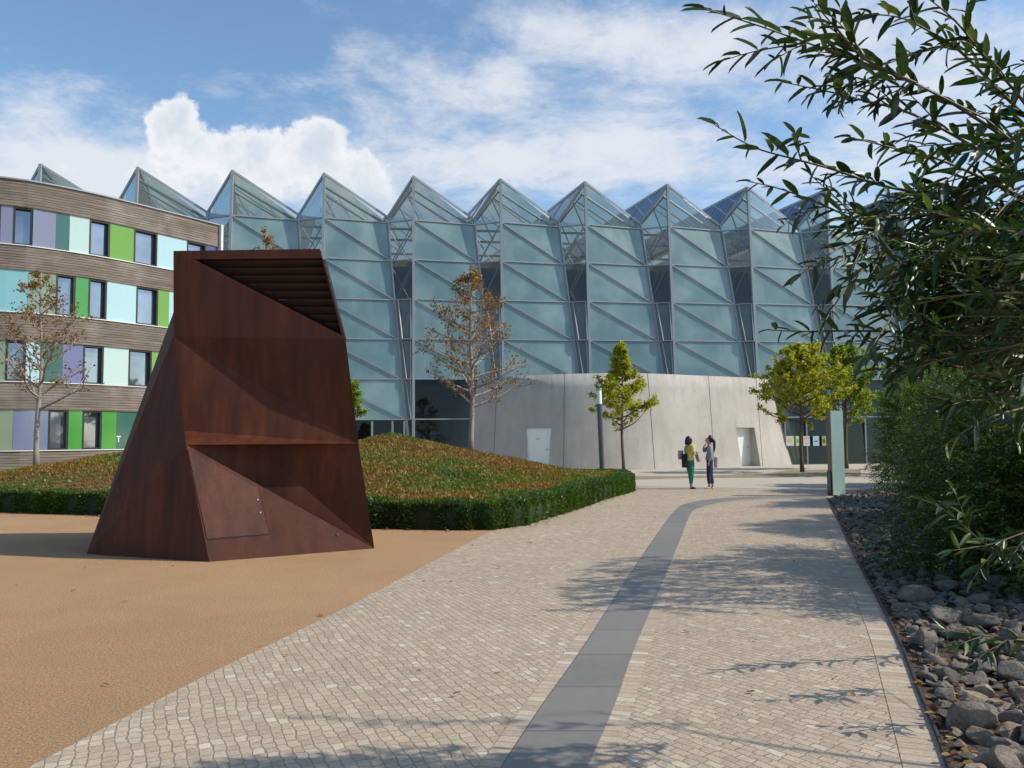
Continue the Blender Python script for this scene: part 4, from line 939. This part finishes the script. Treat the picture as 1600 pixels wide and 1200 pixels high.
for t in range(20000):
    y = 3.3 + 19.5 * rg.random() ** 1.5; x0 = edge_x(y); x = x0 + .08 + rg.random() ** 1.2 * (1.4 + y * .28); r = rg.choice((.035, .05, .06, .07, .085, .12)) * rg.uniform(.9, 1.15) * (1.15 if y < 8 else .95)
    if x - r * 1.15 < x0 + .02: continue
    try_stone(x, y, r)
stones.sort(key=lambda s: s[1] - s[2] * 6)
near = stones[:290]; far = stones[290:]
def sizeword(r): return 'large' if r > .15 else 'small'
big = sorted(near, key=lambda s: -s[2] / s[1])[:0]
for i, (x, y, r) in enumerate(near):
    o = bpy.data.objects.new('stone', rg.choice(protos)); COL.objects.link(o); o.location = (x, y, .012 + r * .38); o.rotation_euler = (rg.uniform(-.3, .3), rg.uniform(-.3, .3), rg.uniform(0, 6.3)); s = r * rg.uniform(.95, 1.2); o.scale = (s, s, s * rg.uniform(.8, 1.15))
    tag(o, 'rough grey-brown stone lying in the rubble bed beside the path', 'stone', 'stones in the rubble bed')
pv_ = []
for m_ in protos:
    c = np.empty(len(m_.vertices) * 3); m_.vertices.foreach_get('co', c); l = np.empty(len(m_.loops), np.int32); m_.loops.foreach_get('vertex_index', l); pv_.append((c.reshape(-1, 3), l))
VV_ = []; LV_ = []; nb_ = 0
for x, y, r in far:
    c, l = rg.choice(pv_); M = np.array((Matrix.Rotation(rg.uniform(0, 6.3), 3, 'Z') @ Matrix.Rotation(rg.uniform(-.3, .3), 3, 'X')) * (r * 1.08)) if False else np.array(Matrix.Rotation(rg.uniform(0, 6.3), 3, 'Z') @ Matrix.Rotation(rg.uniform(-.3, .3), 3, 'X')) * r * 1.08
    VV_.append(c @ M.T + np.array([x, y, .012 + r * .38])); LV_.append(l + nb_); nb_ += len(c)
VV_ = np.concatenate(VV_); LV_ = np.concatenate(LV_).astype(np.int32); nt = len(LV_) // 3
me = bpy.data.meshes.new('rubble'); me.vertices.add(len(VV_)); me.vertices.foreach_set('co', VV_.ravel()); me.loops.add(nt * 3); me.loops.foreach_set('vertex_index', LV_)
me.polygons.add(nt); me.polygons.foreach_set('loop_start', np.arange(0, nt * 3, 3, dtype=np.int32)); me.polygons.foreach_set('loop_total', np.full(nt, 3, np.int32)); me.update(calc_edges=True)
tag(link('rubble', me, rockm), 'grey-brown rubble stones filling the far part of the bed', 'rubble', kind='stuff')
# fallen leaves in the bed, along the hedge and a few on the paving
P = []
for _ in range(2600): y = 3.4 + 14 * rg.random() ** 1.4; P.append((edge_x(y) + rg.random() ** 1.5 * 2.5 + .02, y, .02 + rg.random() * .05))
for _ in range(500): i = rg.randrange(len(dens) - 1); p = dens[i] - inw(dens, i) * (abs(rg.gauss(0, .12)) + .01); P.append((p.x, p.y, .024))
for _ in range(60): y = rg.uniform(5, 27); P.append((rg.uniform(-1 + y * .05, edge_x(y) - .3), y, .026))
for _ in range(28): y = rg.uniform(5.5, 16); P.append((rg.uniform(-y * .6, -.6), y, .016))
k = len(P); dr3 = rand_unit(k); dr3[:, 2] *= .15; dr3 /= np.linalg.norm(dr3, axis=1, keepdims=True); nn3 = rand_unit(k) * .3 + np.array([0, 0, 1.0])
me = leaf_mesh('fallen_leaves', P, dr3, nn3, RNG.uniform(.03, .07, k), RNG.uniform(.015, .035, k), 'maple')
tag(link('fallen_leaves', me, leafmat('fallen_leaf', [(0, (.10, .035, .015)), (.5, (.22, .09, .03)), (.85, (.34, .20, .06)), (1, (.45, .36, .2))], .15)), 'dry brown leaves scattered on paving and between stones', 'fallen leaves', kind='stuff')

# ------------------------------------------------------------------ bushes on the right
def bush(label, base, rx, ry, h, n_spray, leafm, seed, lsize=.05, sprayL=.3, per=11, lance=False, z_low=.15, dense=1.0):
    rgn = np.random.default_rng(seed); root = empty('bush', (base[0], base[1], 0), label, 'bush', 'bushes right of the path'); bx, by = base[0], base[1]; wd = MB(); rg_ = random.Random(seed)
    # clumps over an uneven dome
    nc = 60; cl = []; n_spray = int(n_spray * .8); lsize *= 1.15
    for i in range(nc):
        a = rg_.uniform(0, 6.28); rr = rg_.random() ** .5; z = z_low + (h - z_low) * rg_.random() ** .85; lim = math.sqrt(max(.05, 1 - (max(0, z - h * .45) / (h * .62)) ** 2)); cl.append((bx + math.cos(a) * rx * rr * lim, by + math.sin(a) * ry * rr * lim, z, rg_.uniform(.2, .5)))
    for c in cl:
        b0_ = Vector((bx + rg_.uniform(-.25, .25) * rx, by + rg_.uniform(-.25, .25) * ry, 0)); e_ = Vector(c[:3]); m1 = b0_.lerp(e_, .5) + Vector((rg_.uniform(-.15, .15), rg_.uniform(-.15, .15), .25)); wd.tube([b0_, b0_.lerp(m1, .5) + Vector((0, 0, .08)), m1, e_], [.03, .022, .014, .005], 5, False)
    wd.build('stems', darkbark, root, smooth=True)
    C_ = np.array(cl); ci = rgn.integers(0, nc, n_spray); off = rgn.normal(0, 1, (n_spray, 3)); off /= np.linalg.norm(off, axis=1, keepdims=True); off *= (rgn.random(n_spray) ** .45)[:, None]
    O = C_[ci, :3] + off * C_[ci, 3:4] * 1.05; cen = np.array([bx, by, h * .35]); sd = off * .7 + (O - cen) * .25 + rgn.normal(0, .35, (n_spray, 3)); sd[:, 2] += .1; sd /= np.linalg.norm(sd, axis=1, keepdims=True); O[:, 2] = np.maximum(O[:, 2], .1)
    sideL = np.cross(sd, np.array([0, 0, 1.0]) + rgn.normal(0, .3, (n_spray, 3))); sideL /= np.linalg.norm(sideL, axis=1, keepdims=True)
    t = np.linspace(.1, 1, per); PT = O[:, None, :] + sd[:, None, :] * (t[None, :, None] * sprayL) - np.array([0, 0, 1.0])[None, None, :] * (t ** 2 * sprayL * .22)[None, :, None]
    sg_ = np.where(np.arange(per) % 2, 1.0, -1.0)[None, :, None]; DD = sideL[:, None, :] * sg_ * (.9 if not lance else .45) + sd[:, None, :] * (.5 if not lance else 1.0) + rgn.normal(0, .16, (n_spray, per, 3)); DD = DD.reshape(-1, 3); DD /= np.linalg.norm(DD, axis=1, keepdims=True)
    PT = PT.reshape(-1, 3); NNr = rgn.normal(0, .4, (len(PT), 3)) + np.array([0, 0, 1.0]); rv = np.clip(np.repeat(rgn.random(n_spray), per) * .6 + rgn.random(len(PT)) * .4, 0, 1)
    L = rgn.uniform(.75, 1.2, len(PT)) * lsize; me = leaf_mesh('leaves', PT, DD, NNr, L, L * (.42 if not lance else .17), 'diamond', rv); link('leaves', me, leafm, root); return root
BG = leafmat('bush_leaf', [(0, (.02, .042, .009)), (.45, (.055, .098, .016)), (.8, (.115, .17, .026)), (.95, (.30, .29, .035)), (1, (.44, .21, .03))], .36)
BG2 = leafmat('bush_leaf_bright', [(0, (.035, .075, .012)), (.5, (.095, .155, .022)), (.88, (.19, .26, .035)), (.97, (.3, .3, .03)), (1, (.5, .25, .03))], .38)
BW = leafmat('willow_bush_leaf', [(0, (.03, .065, .03)), (.6, (.07, .12, .06)), (1, (.16, .2, .12))], .3)
def gx(px, Y): return at(px, 690, Y).x
bush('fine-leaved dark green bush leaning over the rubble bed nearest the path', (gx(1640, 10.5), 10.5), 1.6, 2.0, 2.6, 5600, BG, 31, .055, .30)
bush('low dark bush hanging over the stones under the overhanging willow', (gx(1600, 9.3), 9.3), 1.25, 1.0, 1.55, 3600, BG, 39, .05, .28)
bush('dark green bush crowding the right edge close to the viewer', (gx(1760, 8.0), 8.0), 1.1, 1.4, 2.1, 3400, BG, 32, .055, .28)
bush('green bush in the middle of the row along the bed', (gx(1590, 14.0), 14.0), 1.9, 2.0, 2.7, 5600, BG, 33, .06, .32)
bush('bright green feathery bush reaching highest in the row', (gx(1575, 19), 19), 2.4, 2.2, 3.3, 6200, BG2, 34, .065, .38)
bush('bright green bush at the far end beside the stele', (gx(1452, 23.8), 23.8), 1.5, 1.7, 2.9, 4600, BG2, 35, .07, .38)
bush('grey-green narrow-leaved bush between the green bushes', (gx(1480, 26.5), 26.5), 1.5, 1.3, 3.7, 2600, BW, 36, .16, .5, lance=True)
bush('low green bush spilling between the stones at the bed edge', (gx(1465, 16.0), 16.0), .9, 1.3, 1.6, 2600, BG, 37, .055, .26)
bush('tall green bush far right behind the others', (gx(1700, 22), 22), 2.4, 2.6, 3.9, 5200, BG, 38, .07, .4)

# ------------------------------------------------------------------ willow with overhanging branches
WL = leafmat('willow_leaf', [(0, (.014, .034, .011)), (.5, (.028, .060, .015)), (.85, (.055, .095, .022)), (1, (.13, .16, .035))], .28, .36)
wroot_p = Vector((3.8, 3.5, 0)); wil = empty('willow', tuple(wroot_p), 'dark narrow-leaved willow whose branches overhang from the upper right', 'tree')
STARTS = []; wood_mb = MB(); LP, LDr, LN, LL = [], [], [], []
def twigleaf(P, dens_, ls, start=.0, seed=0, rad=(.008, .0022)):
    rg_ = random.Random(seed); P = [Vector(p) for p in P]; n = len(P); wood_mb.tube(P, [rad[0] + (rad[1] - rad[0]) * i / (n - 1) for i in range(n)], 5, False)
    Ls = [0]
    for a, b in zip(P[:-1], P[1:]): Ls.append(Ls[-1] + (b - a).length)
    s = start * Ls[-1]; sgn = 1; ph = rg_.uniform(0, 6)
    while s < Ls[-1]:
        i = max(j for j in range(n - 1) if Ls[j] <= s); p = P[i].lerp(P[i + 1], (s - Ls[i]) / (Ls[i + 1] - Ls[i])); d = (P[i + 1] - P[i]).normalized()
        x = d.orthogonal().normalized(); y = d.cross(x); ph += 2.4; sd = x * math.cos(ph) + y * math.sin(ph); ld_ = (d * rg_.uniform(.6, 1.3) + sd * rg_.uniform(.5, 1.1) + Vector((0, 0, rg_.uniform(-.35, .25)))).normalized()
        nn = (Vector((0, 0, 1)) + Vector((rg_.gauss(0, .5), rg_.gauss(0, .5), rg_.gauss(0, .3)))).normalized(); LP.append(tuple(p)); LDr.append(tuple(ld_)); LN.append(tuple(nn)); tf = s / Ls[-1]; LL.append(ls * rg_.uniform(.6, 1.15) * (1.0 if tf < .8 else 1.0 - (tf - .8) * 1.8)); s += dens_ * rg_.uniform(.7, 1.4)
    LP.append(tuple(P[-1])); LDr.append(tuple((P[-1] - P[-2]).normalized())); LN.append((0, 0, 1)); LL.append(ls * .7)
# long shoots: pixel waypoints (tip first) and the depth at tip and root
shoots = [
 ([(1102, 14), (1185, 40), (1262, 67), (1350, 98), (1450, 140), (1530, 188), (1640, 262)], 3.1, 3.9, .115),
 ([(1272, 5), (1312, 50), (1352, 92), (1430, 130)], 3.2, 3.3, .11),
 ([(1222, 128), (1290, 142), (1342, 155), (1430, 180), (1540, 240), (1640, 300)], 3.3, 3.9, .10),
 ([(1118, 196), (1178, 230), (1240, 248), (1300, 264), (1372, 288), (1450, 305), (1640, 350)], 3.2, 3.9, .10),
 ([(1172, 284), (1222, 296), (1290, 322), (1370, 360), (1460, 400), (1640, 450)], 3.5, 4.0, .085),
 ([(1345, 22), (1400, 26), (1440, 42), (1500, 80), (1560, 140), (1640, 220)], 3.3, 3.9, .10),
 ([(1440, -10), (1490, 30), (1540, 90), (1600, 160), (1650, 240)], 3.3, 3.8, .105),
 ([(1330, 215), (1400, 232), (1470, 250), (1560, 290), (1640, 330)], 3.0, 3.7, .11),
 ([(1205, 516), (1262, 518), (1330, 517), (1420, 520), (1510, 535), (1640, 560)], 3.4, 4.1, .085),
 ([(1250, 430), (1300, 395), (1350, 370), (1420, 340), (1520, 330), (1640, 330)], 3.0, 3.8, .08),
 ([(1290, 500), (1330, 440), (1380, 400), (1450, 370), (1560, 360)], 2.9, 3.7, .085),
 ([(1350, 560), (1390, 500), (1430, 440), (1500, 400), (1600, 380)], 2.9, 3.6, .11),
 ([(1300, 345), (1370, 338), (1450, 335), (1540, 345), (1640, 360)], 3.1, 3.8, .09),
 ([(1400, 600), (1450, 560), (1500, 530), (1560, 520), (1650, 520)], 3.2, 3.9, .10),
 ([(1380, 470), (1440, 455), (1510, 455), (1640, 470)], 3.0, 3.7, .11),
 ([(1470, 700), (1530, 660), (1590, 640), (1660, 630)], 3.6, 4.2, .10),
 ([(1440, 780), (1480, 800), (1540, 850), (1600, 880), (1680, 900)], 5.6, 6.2, .13),
 ([(1500, 640), (1540, 620), (1600, 600), (1680, 590)], 3.4, 4.0, .10),
 ([(1478, 985), (1530, 992), (1590, 1000), (1680, 1010)], 4.6, 4.6, .10),
 ([(1490, 860), (1550, 850), (1610, 830), (1680, 820)], 5.0, 5.2, .12),
]
for si, (pp, ya, yb, ls) in enumerate(shoots):
    n = len(pp); P = [at(px, py, ya + (yb - ya) * i / (n - 1)) for i, (px, py) in enumerate(pp)]; P = catmull(P, 5)[::-1]; STARTS.append(P[0])
    twigleaf(P, .046, ls * 1.5, 0, 100 + si, (.009, .002))
    rg_ = random.Random(500 + si)
    for k in range(int(len(P) / (3.6 if si < 8 else 5))):            # side twigs
        i = rg_.randrange(1, max(2, int(len(P) * .68))); d = (P[min(i + 1, len(P) - 1)] - P[i]).normalized(); sd = Vector((rg_.uniform(-.3, .3), rg_.uniform(-.9, .9), rg_.uniform(-.8, .8))).normalized(); L = rg_.uniform(.16, .38); e = [P[i]]; dd = (d * 1.1 + sd * .6).normalized()
        for _ in range(5): dd = (dd + Vector((rg_.uniform(-.08, .08), rg_.uniform(-.08, .08), -.05))).normalized(); e.append(e[-1] + dd * L / 5)
        twigleaf(e, .030, ls * 1.1, .1, 900 + si * 30 + k, (.004, .0018))
for si, (X0s, Y0s, Z0s) in enumerate(((4.6, 4.28, 3.95), (4.4, 4.2, 4.15), (4.75, 4.28, 3.3))):  # unseen shoots outside the view, added to drop leaf shadows on the near paving
    P = [Vector((X0s - .13 * k, Y0s + .03 * k * (si % 2) - .01 * k, Z0s + .02 * k)) for k in range(7)]; STARTS.append(P[0]); twigleaf(P, .040, .13, 0, 4000 + si, (.005, .002))
def flush_willow(root, limbs, label_name='trunk'):
    """grow the limbs, join every shoot to them and link bark and leaves under the tree"""
    global STARTS, wood_mb, LP, LDr, LN, LL
    lm = MB(); nodes_ = [p for L in limbs for p in catmull([Vector(p) for p in L], 8) if p.z > .9]
    for p in STARTS:
        b_ = min(nodes_, key=lambda n_: (n_ - p).length); m_ = b_.lerp(p, .5) + Vector((0, 0, .05)); wood_mb.tube([b_, m_, p], [.005, .004, .003], 4, False)
    for L in limbs: lm.tube(catmull([Vector(p) for p in L], 5), [.024 * (1 - .7 * i / (5 * (len(L) - 1))) for i in range(5 * (len(L) - 1) + 1)], 8)
    lm.build('trunk', darkbark, root, smooth=True); wood_mb.build('twigs', twig, root, smooth=True)
    l_ = np.array(LL); me = leaf_mesh('leaves', LP, LDr, LN, l_, l_ * RNG.uniform(.17, .30, len(l_)), 'lance', None, .18); link('leaves', me, WL, root)
    STARTS = []; wood_mb = MB(); LP, LDr, LN, LL = [], [], [], []
# inner mass: many shoots from the limbs, filling the right edge
rg_ = random.Random(77); near_limbs = [((3.8, 3.5, 0), (3.6, 3.5, 1.2), (3.2, 3.6, 2.2), (2.7, 3.8, 3.0)), ((3.8, 3.5, 0), (3.7, 3.4, 1.5), (3.1, 3.5, 2.4), (2.4, 3.6, 2.75)), ((3.8, 3.5, 0), (3.8, 3.6, 1.4), (3.3, 3.7, 2.6), (2.8, 3.8, 3.6)), ((3.8, 3.5, 0), (3.5, 3.5, 1.0), (2.9, 3.6, 1.8), (2.4, 3.7, 2.1)), ((3.8, 3.5, 0), (4.3, 3.7, 1.6), (4.7, 4.0, 3.0), (4.9, 4.4, 3.9))]
for i in range(330):
    if 90 < i < 118: continue
    if i == 140: flush_willow(wil, near_limbs)
    px0 = rg_.uniform(1400, 1660) if i % 3 else rg_.uniform(1330, 1500); py0 = rg_.uniform(290, 560) if i % 4 else rg_.uniform(60, 620)
    if px0 < 1470 and py0 < 300: py0 += 170
    if py0 < 200 and px0 < 1540: px0 += 110
    if i >= 140: px0 = max(px0, 1485); py0 = max(py0, 370)
    y0 = rg_.uniform(2.9, 4.0) if i < 140 else rg_.uniform(7.4, 10.5); px0 += (y0 > 5) * 20; p = at(px0, py0, y0); L = rg_.uniform(.35, .7) * (1 + (y0 - 4) * .1); d = Vector((-1, rg_.uniform(-.7, .7), rg_.uniform(-.5, .5))).normalized(); P = [p - d * L]; STARTS.append(P[0])
    for _ in range(6): d = (d + Vector((rg_.uniform(-.1, .1), rg_.uniform(-.12, .12), rg_.uniform(-.12, .06)))).normalized(); P.append(P[-1] + d * L / 6)
    twigleaf(P, .030, rg_.uniform(.10, .14), 0, 2000 + i, (.005, .0018))
wil2 = empty('willow', (5.6, 7.6, 0), 'second dark willow shrub rising behind the overhanging one among the stones', 'tree')
flush_willow(wil2, [((5.6, 7.6, 0), (5.6, 7.7, 1.4), (5.3, 7.9, 2.5), (4.9, 8.1, 3.2)), ((5.6, 7.6, 0), (5.8, 8.4, 1.4), (5.7, 9.3, 2.5), (5.5, 10.3, 3.0)), ((5.6, 7.6, 0), (5.4, 8.2, 1.0), (5.1, 9.0, 1.8), (5.0, 9.8, 2.3))])
